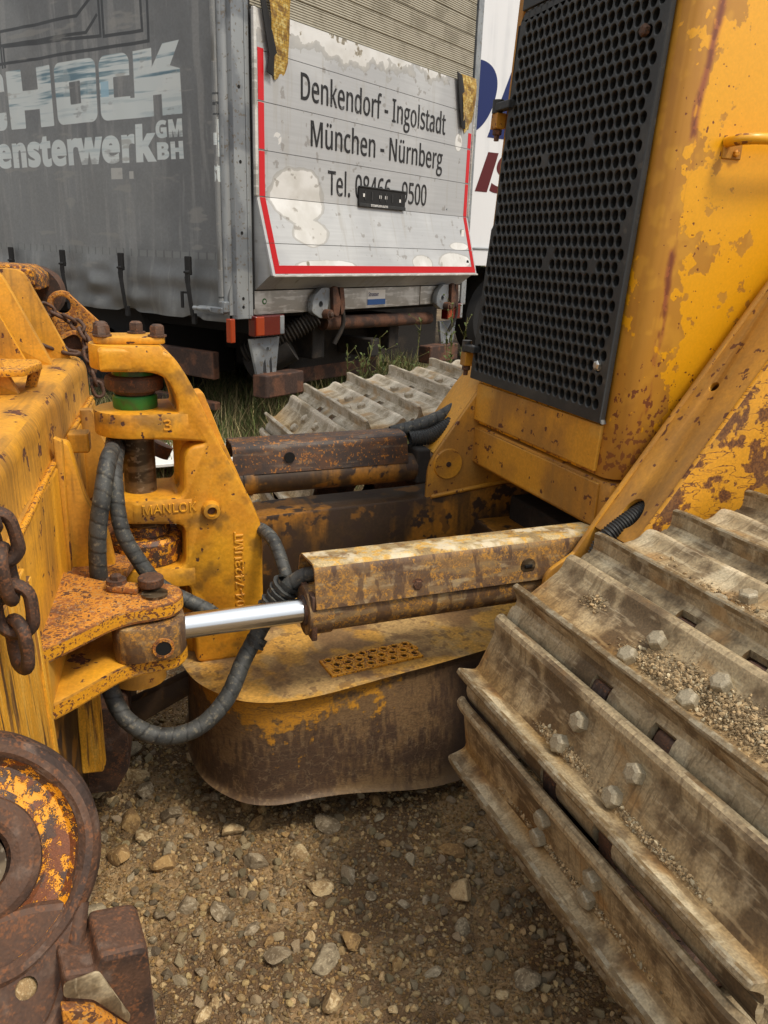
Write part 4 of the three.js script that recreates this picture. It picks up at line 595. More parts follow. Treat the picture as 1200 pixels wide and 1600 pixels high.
  add('keeper_plate', slab([[0.125, -0.275, 0.012], [0.118, -0.243, 0.012], [0.185, -0.218, 0.004], [0.195, -0.25, 0.004]], 0.8325, 0.847, { bevel: 0.003 }), M.rustPlate);
  add('keeper_bolt', merge([lathe([[0, 0.009], [0.021, 0.009], [0.022, 0]], 20).translate(0.142, 0.847, -0.258), hex(0.013, 0.012, V(0.142, 0.855, -0.258), UPV, 0.3)]), M.rust);
  // low end plate, rubbed to bare streaks
  M.streak = surf('scraped plate with long streaks', 1024, [0.3, 0.5], 0.0016, (u, v, o) => { const s = fb(u, v, 26, 4, 601, 3), a = fb(u, v, 5, 4, 602), c = fb(u, v, 120, 2, 603), t = fb(u, v, 60, 3, 604, 4); set([220, 158, 42]); mixc([232, 186, 92], S(0.5, 0.65, t) * 0.6); const k = S(0.53, 0.62, s * 0.75 + a * 0.25); mixc([126, 88, 44], k * 0.85); mixc([80, 58, 38], S(0.64, 0.74, s) * 0.8); mul(0.88 + 0.24 * c); o.h = 0.6 - 0.4 * k + 0.1 * c; o.ro = 0.6; });
  add('end_plate', ext([[0.0, 0.60], [0.0, 1.02], [0.03, 1.02], [0.045, 0.62]], 0.06, 0.6, { r: 0.004 }), M.streak);
  add('end_plate', ext([[-0.3, 0.56], [-0.3, 1.0], [0.036, 1.0], [0.05, 0.60]], 0.045, 0.068, { r: 0.004 }), M.streak);
  add('lower_plate', box(0.03, 0.5, 0.42, 0.014, 0.42, -0.16, 0.006), M.grimeYellow);
  add('lower_post', box(0.05, 0.32, 0.03, 0.052, 0.5, -0.335, 0.006), M.streak);
  add('lower_post', box(0.05, 0.30, 0.025, 0.052, 0.5, -0.30, 0.006), M.streak);
}

// ---------- chains ----------
const linkGeo = (len, wid, t) => { const c = new THREE.CurvePath(), a = len / 2 - wid / 2, r = wid / 2, pts = []; for (let i = 0; i < 24; i++) { const an = (i / 24) * Math.PI * 2, s = Math.sin(an), k = Math.cos(an); pts.push(V(k * r, (s >= 0 ? a : -a) + s * r, 0)); } return finish(jitter(new THREE.TubeGeometry(new THREE.CatmullRomCurve3(pts, true), 40, t, 10, true), 0.0018, 60)); };
function chain(name, label, pts, len, wid, t, twist = 0) {
  const th = thing(name, label, 'chain', pts[pts.length - 1].clone()), curve = new THREE.CatmullRomCurve3(pts), L = curve.getLength(), pitch = len - 2 * t * 1.05, n = Math.floor(L / pitch), g = linkGeo(len, wid, t);
  for (let i = 0; i <= n; i++) {
    const u = Math.min(1, (i * pitch) / L), P = curve.getPointAt(u), T = curve.getTangentAt(u), m = new THREE.Mesh(g, M.rust); m.name = 'chain_link'; m.castShadow = m.receiveShadow = true;
    const q = new THREE.Quaternion().setFromUnitVectors(UPV, T), r = new THREE.Quaternion().setFromAxisAngle(UPV, (i % 2 ? Math.PI / 2 : 0) + twist + (hsh(i, 3, 8) - 0.5) * 0.5); m.quaternion.copy(q.multiply(r)); m.position.copy(P).sub(th.position); th.add(m);
  }
}
{
  const b = bladeToWorld;
  chain('hanging_chain', 'heavy rusty chain hanging at the left edge in front of the blade', [b(0.03, 1.27, 0.33), b(0.052, 1.17, 0.315), b(0.062, 1.08, 0.31), b(0.064, 0.975, 0.31)], 0.074, 0.047, 0.0095, 0.6);
  chain('hanging_chain', 'second rusty chain strand hanging behind the heavy one at the left edge', [b(0.015, 1.25, 0.29), b(0.03, 1.14, 0.28), b(0.04, 1.06, 0.275)], 0.072, 0.045, 0.0095, 1.5);
  chain('lug_chain', 'rusty chain drawn from the lug eye down behind the yellow casting', [b(-0.12, 1.325, -1.41), b(-0.085, 1.305, -1.42), b(-0.04, 1.285, -1.40), b(-0.01, 1.25, -1.37), b(0.006, 1.19, -1.33), b(0.016, 1.13, -1.31), b(0.03, 1.07, -1.30)], 0.05, 0.03, 0.006);
  chain('beam_chain', 'rusty chain lying over the end of the blade beam by the bolt', [b(-0.165, 1.30, -1.16), b(-0.14, 1.262, -1.17), b(-0.10, 1.232, -1.2), b(-0.05, 1.219, -1.2), b(-0.005, 1.212, -1.19)], 0.048, 0.029, 0.006);
  const bt = thing('tie_bolt', 'rusty bolt standing in the chain end on the blade beam', 'bolt', b(-0.14, 1.26, -1.14)); part(bt, 'shank', merge([rod(V(0, -0.03, 0), V(-0.02, 0.07, 0), 0.008, 0.008, 10), hex(0.014, 0.014, V(-0.02, 0.07, 0), V(-0.2, 1, 0))]), M.rust, { local: true });
}

// ---------- rusty eye bracket close to the camera ----------
{
  const c = V(-0.166, 0.822, -0.895), ax = V(0.20, 0.52, 0.83).normalize(), B = thing('eye_bracket', 'big rusty eye bracket with flaking yellow paint in the lower left corner', 'bracket', V(-0.13, G, -0.86));
  const at = (g) => orient(g, c, ax);
  const arc = (pts, seg, p0, pl) => toCreasedNormals(new THREE.LatheGeometry(pts.map((q) => new THREE.Vector2(q[0], q[1])), seg, p0, pl), 0.6);
  const ring = part(B, 'eye_ring', jitter(at(arc([[0.05, -0.012], [0.112, -0.010], [0.120, -0.003], [0.125, 0.008], [0.132, 0.014], [0.141, 0.014], [0.150, 0.007], [0.156, -0.006], [0.159, -0.03], [0.157, -0.075], [0.15, -0.09], [0.03, -0.09]], 90, 0, Math.PI * 2)), 0.005, 26), M.rust);
  part(ring, 'eye_face', jitter(at(lathe([[0.080, 0.003], [0.09, -0.002], [0.104, -0.004], [0.1165, -0.003], [0.1225, 0.0045], [0.126, 0.0105]], 72)), 0.002, 50), M.rustYellow);
  part(ring, 'boss', jitter(at(lathe([[0.042, -0.07], [0.042, 0.002], [0.046, 0.009], [0.055, 0.012], [0.07, 0.0115], [0.079, 0.007], [0.084, -0.004]], 56)), 0.004, 30), M.rust);
  part(ring, 'eye_pin', at(rod(V(0, -0.08, 0), V(0, 0.03, 0), 0.0385, 0.0385, 34)), M.pinSteel);
  // neck and web below the eye, with a hole
  const frame = new THREE.Matrix4(), zx = ax.clone(), xx = V(1, 0, -0.22).addScaledVector(zx, -V(1, 0, -0.22).dot(zx)).normalize(), yy = zx.clone().cross(xx); frame.makeBasis(xx, yy, zx).setPosition(c);
  const wing = ext([[-0.05, -0.06], [0.06, -0.07, 0.02], [0.115, -0.085, 0.01], [0.10, -0.17, 0.06], [0.075, -0.225, 0.05], [0.0, -0.26, 0.04], [-0.16, -0.26], [-0.16, -0.10]], -0.07, 0.010, { bevel: 0.010, seg: 10, holes: [circle(0.035, -0.158, 0.023)] }).applyMatrix4(frame);
  part(B, 'web_plate', jitter(wing, 0.002, 40), M.rust); part(B, 'web_rim', smooth([V(-0.14, -0.245, 0.008), V(-0.02, -0.245, 0.008), V(0.05, -0.215, 0.008), V(0.085, -0.165, 0.006), V(0.112, -0.09, 0.0)].map((q) => q.applyMatrix4(frame)), 0.012, 40, 10), M.rust);
  part(B, 'lower_tube', rod(V(-0.07, -0.235, 0.0).applyMatrix4(frame), V(0.0, -0.245, 0.045).applyMatrix4(frame), 0.036, 0.036, 28), M.pinSteel);
  part(B, 'hole_back', rod(V(0.035, -0.158, -0.066).applyMatrix4(frame), V(0.035, -0.158, -0.06).applyMatrix4(frame), 0.03, 0.03, 16), M.rust);
  const st = thing('wedged_stone', 'pale stone wedged in the hole of the rusty bracket', 'stone', V(0.032, -0.162, -0.012).applyMatrix4(frame)); const sg = new THREE.IcosahedronGeometry(0.021, 2); jitter(sg, 0.012, 45); part(st, 'body', toCreasedNormals(sg, 0.5), M.stones[0], { local: true });
  // upright block to the right, with a dirt covered gusset
  const blk = part(B, 'block', jitter(toCreasedNormals(ext([[-0.052, -0.3], [-0.052, 0.0, 0.01], [-0.014, -0.012, 0.008], [-0.008, 0.008, 0.008], [0.05, -0.004, 0.012], [0.058, -0.3]], -0.03, 0.05, { bevel: 0.008, r: 0.004 }), 0.5).rotateY(0.12).translate(-0.026, 0.722, -0.845), 0.003, 30), M.rust);
  part(blk, 'gusset', ext([[-0.05, -0.01], [-0.052, -0.03], [-0.02, -0.05], [0.018, -0.11], [0.022, -0.10], [-0.01, -0.01]], 0.05, 0.0545, { r: 0.006, bevel: 0.002 }).rotateY(0.12).translate(-0.026, 0.722, -0.845), M.shoe);
  part(blk, 'post', ext([[-0.056, -0.3], [-0.056, -0.035], [-0.02, -0.056], [0.022, -0.12], [0.03, -0.3]], 0.05, 0.066, { r: 0.004, bevel: 0.003 }).rotateY(0.12).translate(-0.026, 0.722, -0.845), M.rustPlate);
}

// ---------- curtain-sided truck with its tail lift ----------
{
  const T = thing('curtain_truck', 'grey curtain sided truck with worn block lettering and a silver tail lift', 'truck', V(0.954, 0, -4.49), THREE.MathUtils.degToRad(32.467));
  const add = (n, g, m, o = {}) => part(T, n, g, m, { local: true, ...o });
  // curtain with its print
  const CW = 4.6, Y0 = 1.13, CH = 1.9, cv = document.createElement('canvas'); cv.width = 2048; cv.height = 1024; const cx = cv.getContext('2d'), X = (z) => ((z + CW) / CW) * 2048, Y = (y) => (1 - (y - Y0) / CH) * 1024;
  cx.fillStyle = '#000'; cx.fillRect(0, 0, 2048, 1024);
  // red channel: print coverage, green channel: dark outlines
  const poly = (pts) => { cx.beginPath(); pts.forEach((q, i) => i ? cx.lineTo(X(q[0]), Y(q[1])) : cx.moveTo(X(q[0]), Y(q[1]))); cx.closePath(); cx.fill(); };
  const R4 = (z0, z1, y0, y1, r) => { cx.beginPath(); cx.roundRect(X(z0), Y(y1), X(z1) - X(z0), Y(y0) - Y(y1), r); cx.fill(); };
  const t0 = 2.195, t1 = 2.53;
  cx.fillStyle = '#f00';
  R4(-2.55, -2.06, t0, t1, 26); R4(-2.02, -1.86, t0, t1, 4); R4(-1.70, -1.545, t0, t1, 4); R4(-1.9, -1.68, 2.30, 2.41, 0);
  R4(-1.50, -1.095, t0, t1, 26); R4(-1.065, -0.80, t0, t1, 26); R4(-0.9, -0.745, t0, 2.30, 0);
  poly([[-0.765, t0], [-0.765, t1], [-0.60, t1], [-0.60, 2.44], [-0.5, t1 + 0.01], [-0.355, t1 + 0.01], [-0.44, 2.43], [-0.36, 2.41], [-0.36, t0], [-0.525, t0], [-0.525, 2.30], [-0.60, 2.30], [-0.60, t0]]);
  cx.fillStyle = '#000'; R4(-2.40, -2.06, 2.30, 2.42, 4); R4(-1.355, -1.24, 2.30, 2.42, 3); R4(-0.94, -0.79, 2.31, 2.415, 3);
  cx.fillStyle = '#f00'; cx.save(); cx.font = 'bold 100px sans-serif'; const fit = (s, z0, z1, yb, h) => { const w = cx.measureText(s).width; cx.save(); cx.translate(X(z0), Y(yb)); cx.scale((X(z1) - X(z0)) / w, (h * 1024 / CH) / 73); cx.fillText(s, 0, 0); cx.lineWidth = 7; cx.strokeStyle = '#f00'; cx.strokeText(s, 0, 0); cx.restore(); };
  fit('Fensterwerk', -2.38, -0.61, 1.975, 0.175); fit('GM', -0.595, -0.36, 2.088, 0.082); fit('BH', -0.595, -0.36, 1.978, 0.082); cx.restore();
  cx.strokeStyle = '#0f0'; cx.lineWidth = 9; const ln = (...p) => { cx.beginPath(); p.forEach((q, i) => i ? cx.lineTo(X(q[0]), Y(q[1])) : cx.moveTo(X(q[0]), Y(q[1]))); cx.stroke(); };
  ln([-2.7, 2.76], [-1.23, 2.75], [-1.09, 2.83], [-1.09, 3.1]); ln([-2.7, 2.69], [-1.16, 2.66], [-1.05, 2.74]); ln([-2.02, 2.55], [-2.02, 2.67], [-1.03, 2.63], [-1.03, 3.1]); ln([-2.5, 2.58], [-0.62, 2.565], [-0.60, 3.1]); ln([-1.0, 3.1], [-1.0, 2.625], [-0.67, 2.62], [-0.67, 3.1]); ln([-2.05, 2.55], [-2.05, 3.1]);
  const px = cx.getImageData(0, 0, 2048, 1024).data;
  M.curtain = surf('grey truck curtain', [2048, 1024], [1, 1], 0.0006, (u, v, o) => {
    const i = Math.min(2047, Math.floor(u * 2048)), j = Math.min(1023, Math.floor((1 - v) * 1024)), k = (j * 2048 + i) * 4, pr = px[k] / 255, dk = px[k + 1] / 255;
    const a = fb(u, v, 6, 5, 701, 3), b = fb(u, v, 40, 4, 702, 20), vs = fb(u, v, 90, 4, 703, 4), c = fb(u, v, 400, 2, 704, 200), hs = fb(u, v, 10, 4, 705, 90);
    set([128, 132, 134]); mixc([110, 114, 117], S(0.4, 0.65, a)); mixc([146, 148, 148], S(0.55, 0.75, vs) * 0.6); mul(0.95 + 0.1 * c);
    mixc([54, 58, 62], dk * 0.85);
    if (pr > 0.02) { const wear = S(0.62, 0.70, b * 0.6 + hs * 0.4); mixc([204, 214, 216], pr * (1 - 0.75 * wear)); const y = Y0 + v * CH; mixc([66, 104, 124], pr * S(0.52, 0.66, hs * 0.6 + a * 0.4) * (y > 2.32 ? 0.75 : 0.15)); mixc([216, 222, 222], pr * S(0.55, 0.7, b) * 0.4); }
    const z = -CW + u * CW, y = Y0 + v * CH; const px1 = Math.abs(z + 0.95) < 0.05 && Math.abs(y - 1.91) < 0.03 ? 1 : Math.abs(z + 0.82) < 0.02 && Math.abs(y - 1.90) < 0.02 ? 1 : 0; mixc([176, 178, 176], px1 * S(0.3, 0.5, b));
    if (Math.abs(z + 1.02) < 0.035 && Math.abs(y - 2.36) < 0.04) mixc([150, 190, 212], 0.8);
    if (y > 1.452 && y < 1.495) { const d = (z * 14) % 1; const e = Math.abs(((d + 1) % 1) - 0.5); mixc([132, 136, 136], e < 0.4 && y > 1.456 && y < 1.49 ? 0.6 : 0); mixc([80, 84, 86], e > 0.43 ? 0.4 : 0); }
    mixc([150, 150, 146], S(0.70, 0.78, fb(u, v, 16, 4, 707, 30)) * 0.5); mixc([84, 82, 76], S(0.25, 0.0, v) * S(0.4, 0.7, a) * 0.5);
    o.h = 0.5 + 0.15 * c; o.ro = 0.40 + 0.12 * a;
  });
  { const nx = 320, ny = 110, pos = [], uv = [], idx = []; for (let j = 0; j <= ny; j++) for (let i = 0; i <= nx; i++) {
      const z = -CW + (i / nx) * (CW - 0.015), y = Y0 + (j / ny) * CH, low = S(1.5, 1.2, y), st = Math.abs(((z + 0.31 + 60) % 0.6) - 0.0), sd = Math.min(st, 0.6 - st);
      let x = -0.1 + 0.006 * Math.sin(z * 5 + y * 2) + (vn(z * 3 + 40, y * 1.2, 512, 512, 61) - 0.5) * 0.03 + (vn(z * 9 + 40, y * 3, 512, 512, 62) - 0.5) * 0.010;
      x += low * (0.012 * Math.sin(z * 21 + y * 9) + 0.03 * (S(0.0, 0.1, sd) - 1) * -1 - 0.02) + (vn(z * 5 + 40, y * 14, 512, 512, 63) - 0.5) * 0.05 * low; x += 0.02 * S(-0.12, 0, z); x = Math.min(x, -0.075);
      const yy = y - 0.0 + (j === 0 ? 0.03 * (S(0.0, 0.12, sd) - 1) * -1 : 0); pos.push(x, yy, z); uv.push(i / nx, j / ny); if (i < nx && j < ny) { const a = j * (nx + 1) + i, b = a + nx + 1; idx.push(a, a + 1, b, a + 1, b + 1, b); } }
    const g = new THREE.BufferGeometry(); g.setAttribute('position', new THREE.Float32BufferAttribute(pos, 3)); g.setAttribute('uv', new THREE.Float32BufferAttribute(uv, 2)); g.setIndex(idx); g.computeVertexNormals(); M.curtain.side = THREE.DoubleSide;
    const c = add('curtain', g, M.curtain, { keepUV: true, label: 'grey tarpaulin side curtain with worn white block lettering' });
    for (const z of [-0.31, -0.91, -1.51, -2.11, -2.71]) {
      const s = part(c, 'strap', merge([ext([[z - 0.018, 1.36], [z + 0.016, 1.36], [z + 0.045, 1.15], [z + 0.02, 1.15]], 0, 0.008, { bevel: 0.001 }).rotateY(-Math.PI / 2).translate(-0.158, 0, 0).applyMatrix4(new THREE.Matrix4().makeScale(1, 1, 1)), box(0.02, 0.10, 0.045, -0.15, 1.42, z, 0.006), box(0.014, 0.07, 0.034, -0.16, 1.36, z + 0.002, 0.005), box(0.034, 0.012, 0.04, -0.155, 1.385, z, 0.004)]), M.strap, { local: true });
      part(c, 'strap_hook', box(0.02, 0.06, 0.03, -0.15, 1.135, z + 0.034, 0.004), M.strap, { local: true }); if (z === -0.31) part(c, 'strap_end', merge([box(0.01, 0.09, 0.02, -0.16, 1.235, z - 0.05, 0.003), box(0.01, 0.012, 0.06, -0.155, 1.275, z - 0.02, 0.003)]), M.strap, { local: true });
    }
    part(c, 'tension_rod', rod(V(-0.098, 1.17, -0.045), V(-0.098, 3.1, -0.045), 0.03, 0.03, 20), M.steelGrey, { local: true });
    part(c, 'edge_roll', rod(V(-0.125, 1.2, -0.075), V(-0.125, 3.1, -0.075), 0.018, 0.018, 16), M.curtain, { local: true });
    part(c, 'latch', merge([box(0.03, 0.035, 0.2, -0.15, 1.195, -0.13, 0.008), box(0.04, 0.06, 0.05, -0.14, 1.215, -0.04, 0.008), rod(V(-0.165, 1.197, -0.26), V(-0.165, 1.197, -0.12), 0.012, 0.01, 12)]), M.steelGrey, { local: true });
  }
  const post = add('corner_post', merge([box(0.085, 2.2, 0.05, -0.055, 2.25, -0.005, 0.004), box(0.03, 2.2, 0.04, 0.005, 2.25, 0.0, 0.003)]), M.steelGrey);
  part(post, 'seal', box(0.014, 2.1, 0.03, 0.028, 2.25, 0.004, 0.003), M.strap, { local: true });
  for (const y of [1.215, 1.26, 1.6, 1.95, 2.3]) part(post, 'bolt_hole', rod(V(-0.055, y, 0.0195), V(-0.055, y, 0.0215), 0.009, 0.009, 12), M.void, { local: true });
  add('far_post', box(0.07, 2.2, 0.08, 2.31, 2.25, -0.02, 0.006), M.steelGrey); add('top_rail', box(2.4, 0.12, 0.1, 1.13, 3.42, -0.02, 0.01), M.steelGrey); add('box_body', box(2.34, 2.3, 4.4, 1.12, 2.28, -2.35, 0.01), M.dark);
  add('side_sill', box(0.06, 0.16, 4.5, 0.2, 1.12, -2.3, 0.01), M.void);
  // shutter above the tail lift
  for (let k = 0; k < 7; k++) add('shutter_slat', box(2.22, 0.097, 0.02, 1.14, 2.73 + k * 0.1, 0.006 - 0.0, 0.005), M.slats);
  // tail lift platform: planks, cheeks, border, print
  const zt = (y) => (y >= 1.79 ? 0.045 : 0.045 + ((1.79 - y) / 0.405) * 0.115), onGate = (g, lift) => { const p = g.attributes.position; for (let i = 0; i < p.count; i++) p.setZ(i, p.getZ(i) + zt(p.getY(i)) + lift); return g; };
  const GX0 = 0.035, GX1 = 2.245, blob = (x, y, bx, by, rx, ry, n) => S(1.0, 0.86, Math.hypot((x - bx) / rx, (y - by) / ry) + (n - 0.5) * 0.42);
  M.gate = surf('silver tail lift skin', [2048, 1024], [2.4, 1.4], 0.0005, (u, v, o) => {
    const x = u * 2.4, y = 1.36 + v * 1.4, a = fb(u, v, 5, 5, 711, 3), b = fb(u, v, 8, 4, 712, 160), n = fb(u, v, 14, 5, 713, 9), n2 = fb(u, v, 50, 4, 714, 30), vs = fb(u, v, 80, 4, 715, 4);
    set([192, 195, 197]); mixc([178, 181, 184], S(0.4, 0.65, a)); mul(0.96 + 0.07 * b); mixc([164, 162, 156], S(0.6, 0.8, vs) * 0.35);
    const top = S(2.60, 2.66, y + (n - 0.5) * 0.28 + 0.06 * S(1.4, 0.8, x) - 0.05 * S(1.8, 2.0, x)), w = Math.max(blob(x, y, 0.36, 1.80, 0.24, 0.17, n), blob(x, y, 0.42, 1.62, 0.17, 0.09, n), blob(x, y, 0.5, 1.44, 0.28, 0.035, n), blob(x, y, 1.53, 1.46, 0.14, 0.06, n), blob(x, y, 1.95, 1.47, 0.24, 0.07, n), blob(x, y, 2.05, 1.58, 0.14, 0.03, n), blob(x, y, 2.06, 2.28, 0.05, 0.06, n), top);
    mixc([224, 225, 224], w); mixc([196, 195, 190], w * S(0.4, 0.75, n) * 0.7); mixc([126, 116, 92], w * S(0.66, 0.74, n2) * 0.7 * (x < 0.8 && y < 1.5 || y > 2.5 ? 1 : 0.1)); mixc([142, 140, 134], (w > 0.05 && w < 0.9 ? 0.4 : 0));
    if (Math.hypot(x - 0.20, y - 2.09) < 0.03 && n2 > 0.45) mixc([220, 220, 218], 0.8); mixc([104, 98, 90], S(0.72, 0.76, n2) * 0.35);
    o.h = 0.5 + 0.1 * b + 0.15 * w; o.ro = 0.42 + 0.12 * a; o.m = 0.2;
  });
  const gate = add('tail_lift', ext([[-0.03, 2.665], [0.03, 2.665], [0.03, 1.79], [0.145, 1.395], [0.02, 1.305], [-0.03, 1.305]], 0, 2.20, { bevel: 0.002 }).applyMatrix4(new THREE.Matrix4().makeBasis(V(0, 0, 1), V(0, 1, 0), V(-1, 0, 0))).translate(2.24, 0, 0), M.alu, { label: 'silver tail lift platform with red border and black lettering' });
  const seams = [1.385, 1.553, 1.79, 2.02, 2.252, 2.486, 2.672];
  for (let k = 0; k < 6; k++) { const y0 = seams[k] + 0.0016, y1 = seams[k + 1] - 0.0016, pg = new THREE.PlaneGeometry(GX1 - GX0, y1 - y0, 1, 1).translate((GX0 + GX1) / 2, (y0 + y1) / 2, 0), g = new THREE.BoxGeometry(GX1 - GX0, y1 - y0, 0.012).translate((GX0 + GX1) / 2, (y0 + y1) / 2, -0.006).toNonIndexed(); onGate(g, 0); g.computeVertexNormals(); const p = g.attributes.position, uv = new Float32Array(p.count * 2); for (let i = 0; i < p.count; i++) { uv[i * 2] = p.getX(i); uv[i * 2 + 1] = p.getY(i) - 1.36; } g.setAttribute('uv', new THREE.BufferAttribute(uv, 2)); part(gate, 'platform_plank', g, M.gate, { keepUV: true }); }
  const strip = (x0, x1, y0, y1) => { const g = new THREE.BoxGeometry(x1 - x0, y1 - y0, 0.001).translate((x0 + x1) / 2, (y0 + y1) / 2, 0); return onGate(g, 0.0012).toNonIndexed(); };
  const slopeStrip = (x0, x1, y0, y1, dx) => { const g = strip(x0, x1, y0, y1), p = g.attributes.position; for (let i = 0; i < p.count; i++) p.setX(i, p.getX(i) + dx * ((p.getY(i) - y0) / (y1 - y0) - 1)); g.computeVertexNormals(); return g; };
  for (const [a, b] of [[1.79, 2.018], [2.022, 2.25], [2.254, 2.50]]) part(gate, 'border_strip', strip(0.055, 0.098, a + 0.003, b - 0.003), M.red);
  for (const [a, b] of [[1.79, 2.018], [2.022, 2.25], [2.254, 2.36]]) part(gate, 'border_strip', strip(2.185, 2.228, a + 0.003, b - 0.003), M.red);
  for (const [a, b] of [[1.44, 1.553], [1.556, 1.787]]) { part(gate, 'border_strip', strip(0.055, 0.098, a, b), M.red); part(gate, 'border_strip', strip(2.185, 2.228, a, b), M.red); }
  part(gate, 'border_strip', strip(0.055, 2.228, 1.397, 1.4395), M.red); part(gate, 'bottom_edge', box(2.21, 0.012, 0.012, 1.14, 1.384, 0.166, 0.004), M.bare); 
  part(gate, 'side_edge', box(0.02, 0.88, 0.02, 0.033, 2.23, 0.045, 0.004), M.bare); part(gate, 'side_edge', box(0.016, 0.88, 0.02, 2.246, 2.23, 0.045, 0.004), M.bare);
  const word = (s, x0, x1, y) => { const g = letters(fontR, s, 0.125, 0.0006, 1, 0.0022); g.computeBoundingBox(); const b = g.boundingBox, k = (x1 - x0) / (b.max.x - b.min.x); g.translate(-b.min.x, 0, 0).scale(k, 1.05, 1).translate(x0, y, zt(y) + 0.0008); part(gate, 'lettering', g, M.ink); };
  word('Denkendorf - Ingolstadt', 0.385, 1.872, 2.308); word('München - Nürnberg', 0.468, 1.857, 2.083); word('Tel. 08466 - 9500', 0.622, 1.675, 1.838);
  const lp = part(gate, 'plate_holder', merge([box(0.50, 0.115, 0.012, 1.155, 1.85, 0.054, 0.004)]), M.strap, { label: 'black empty number plate holder' });
  part(gate, 'plate_rim', merge([box(0.50, 0.008, 0.006, 1.155, 1.905, 0.062, 0.002), box(0.50, 0.02, 0.006, 1.155, 1.80, 0.062, 0.002), ...[-0.19, -0.12, -0.03, 0.03, 0.1, 0.2].map((d) => box(0.012, 0.05, 0.004, 1.155 + d, 1.855, 0.061, 0.001))]), M.black); { const g = letters(font, 'STEMPLER AUTO', 0.013, 0.0005, 1.3); g.translate(1.02, 1.795, 0.0655); part(gate, 'plate_print', g, M.whiteFilm); }
  part(gate, 'plate_hole', merge([[-0.03, 0], [0.03, 0], [-0.2, 0.0], [0.19, -0.01]].map(([d, e]) => box(0.022, 0.02, 0.002, 1.155 + d, 1.856 + e, 0.0612, 0.001))), M.whiteFilm);
  part(gate, 'sticker', box(0.04, 0.075, 0.001, 2.13, 1.66, zt(1.66) + 0.002, 0.0004), M.whiteFilm); part(gate, 'sticker_band', box(0.04, 0.03, 0.001, 2.13, 1.685, zt(1.685) + 0.0035, 0.0004), M.green); part(gate, 'drain_hole', rod(V(2.14, 1.47, zt(1.47) - 0.002), V(2.14, 1.47, zt(1.47) + 0.0012), 0.016, 0.016, 16), M.void);
  for (const [x, y] of [[0.045, 1.9], [0.045, 2.22], [0.045, 2.55], [2.24, 2.1], [2.24, 2.3], [1.95, 1.83]]) part(gate, 'rivet', rod(V(x, y, zt(y) + 0.0), V(x, y, zt(y) + 0.004), 0.006, 0.005, 10), M.steelGrey);
  // torn reflective foil flags
  const flag = (x0, x1, y0, y1, tear, seed) => { const g = new THREE.PlaneGeometry(x1 - x0, y1 - y0, 14, 24).translate((x0 + x1) / 2, (y0 + y1) / 2, 0), p = g.attributes.position; for (let i = 0; i < p.count; i++) { const y = p.getY(i), f = Math.max(0, (y1 - y) / (y1 - y0)); let x = p.getX(i); if (x < (x0 + x1) / 2) x += tear * Math.pow(f, 1.3) * (((x0 + x1) / 2 - x) / ((x1 - x0) / 2)); p.setX(i, x); p.setY(i, y + (f > 0.97 ? (vn(x * 40, 3, 999, 9, seed) - 0.5) * 0.05 : 0)); p.setZ(i, 0.058 + 0.02 * Math.sin(f * 3 + (x - x0) * 9) * f + 0.01 * vn(x * 14, y * 14, 99, 99, seed)); } g.computeVertexNormals(); return g; };
  const f1 = add('foil_flag', flag(0.10, 0.285, 2.385, 2.98, 0.06, 4), M.foil), f2 = add('foil_flag', flag(2.02, 2.225, 2.365, 2.71, 0.06, 5), M.foil); M.foil.side = THREE.DoubleSide;
  part(f1, 'black_flap', ext([[0.07, 2.78], [0.115, 2.66], [0.175, 2.49], [0.155, 2.47], [0.15, 2.375], [0.1, 2.39], [0.118, 2.47], [0.062, 2.7]], 0.064, 0.07, { bevel: 0.001 }), M.strap, { local: true }); part(f2, 'black_flap', ext([[1.955, 2.71], [2.02, 2.70], [2.085, 2.54], [2.10, 2.37], [2.05, 2.375], [2.01, 2.5]], 0.064, 0.07, { bevel: 0.001 }), M.strap, { local: true });
  // lower frame of the lift with hinges, stickers, lamps
  const beam = add('lift_beam', merge([ext(round([[0.03, 1.168, 0.02], [0.03, 1.298, 0.005], [1.70, 1.298, 0.005], [1.70, 1.168, 0.005]], 0.01), -0.02, 0.012, { bevel: 0.003 }), ext(round([[1.712, 1.17], [1.712, 1.298], [2.26, 1.298], [2.26, 1.17, 0.02]], 0.005), -0.02, 0.012, { bevel: 0.003 })]), M.bare);
  part(beam, 'sticker', box(0.20, 0.095, 0.001, 1.175, 1.236, 0.0145, 0.0003), M.whiteFilm); part(beam, 'sticker_band', box(0.20, 0.036, 0.001, 1.175, 1.206, 0.0165, 0.0003), M.blueFilm); { const g = letters(font, 'Strasser', 0.026, 0.0004, 0.8); g.translate(1.085, 1.243, 0.0158); part(beam, 'sticker_print', g, M.blueInk); } part(beam, 'sticker', rod(V(0.115, 1.24, 0.012), V(0.115, 1.24, 0.0145), 0.017, 0.017, 18), M.green); part(beam, 'sticker', rod(V(0.115, 1.24, 0.0145), V(0.115, 1.24, 0.0155), 0.009, 0.009, 14), M.whiteFilm);
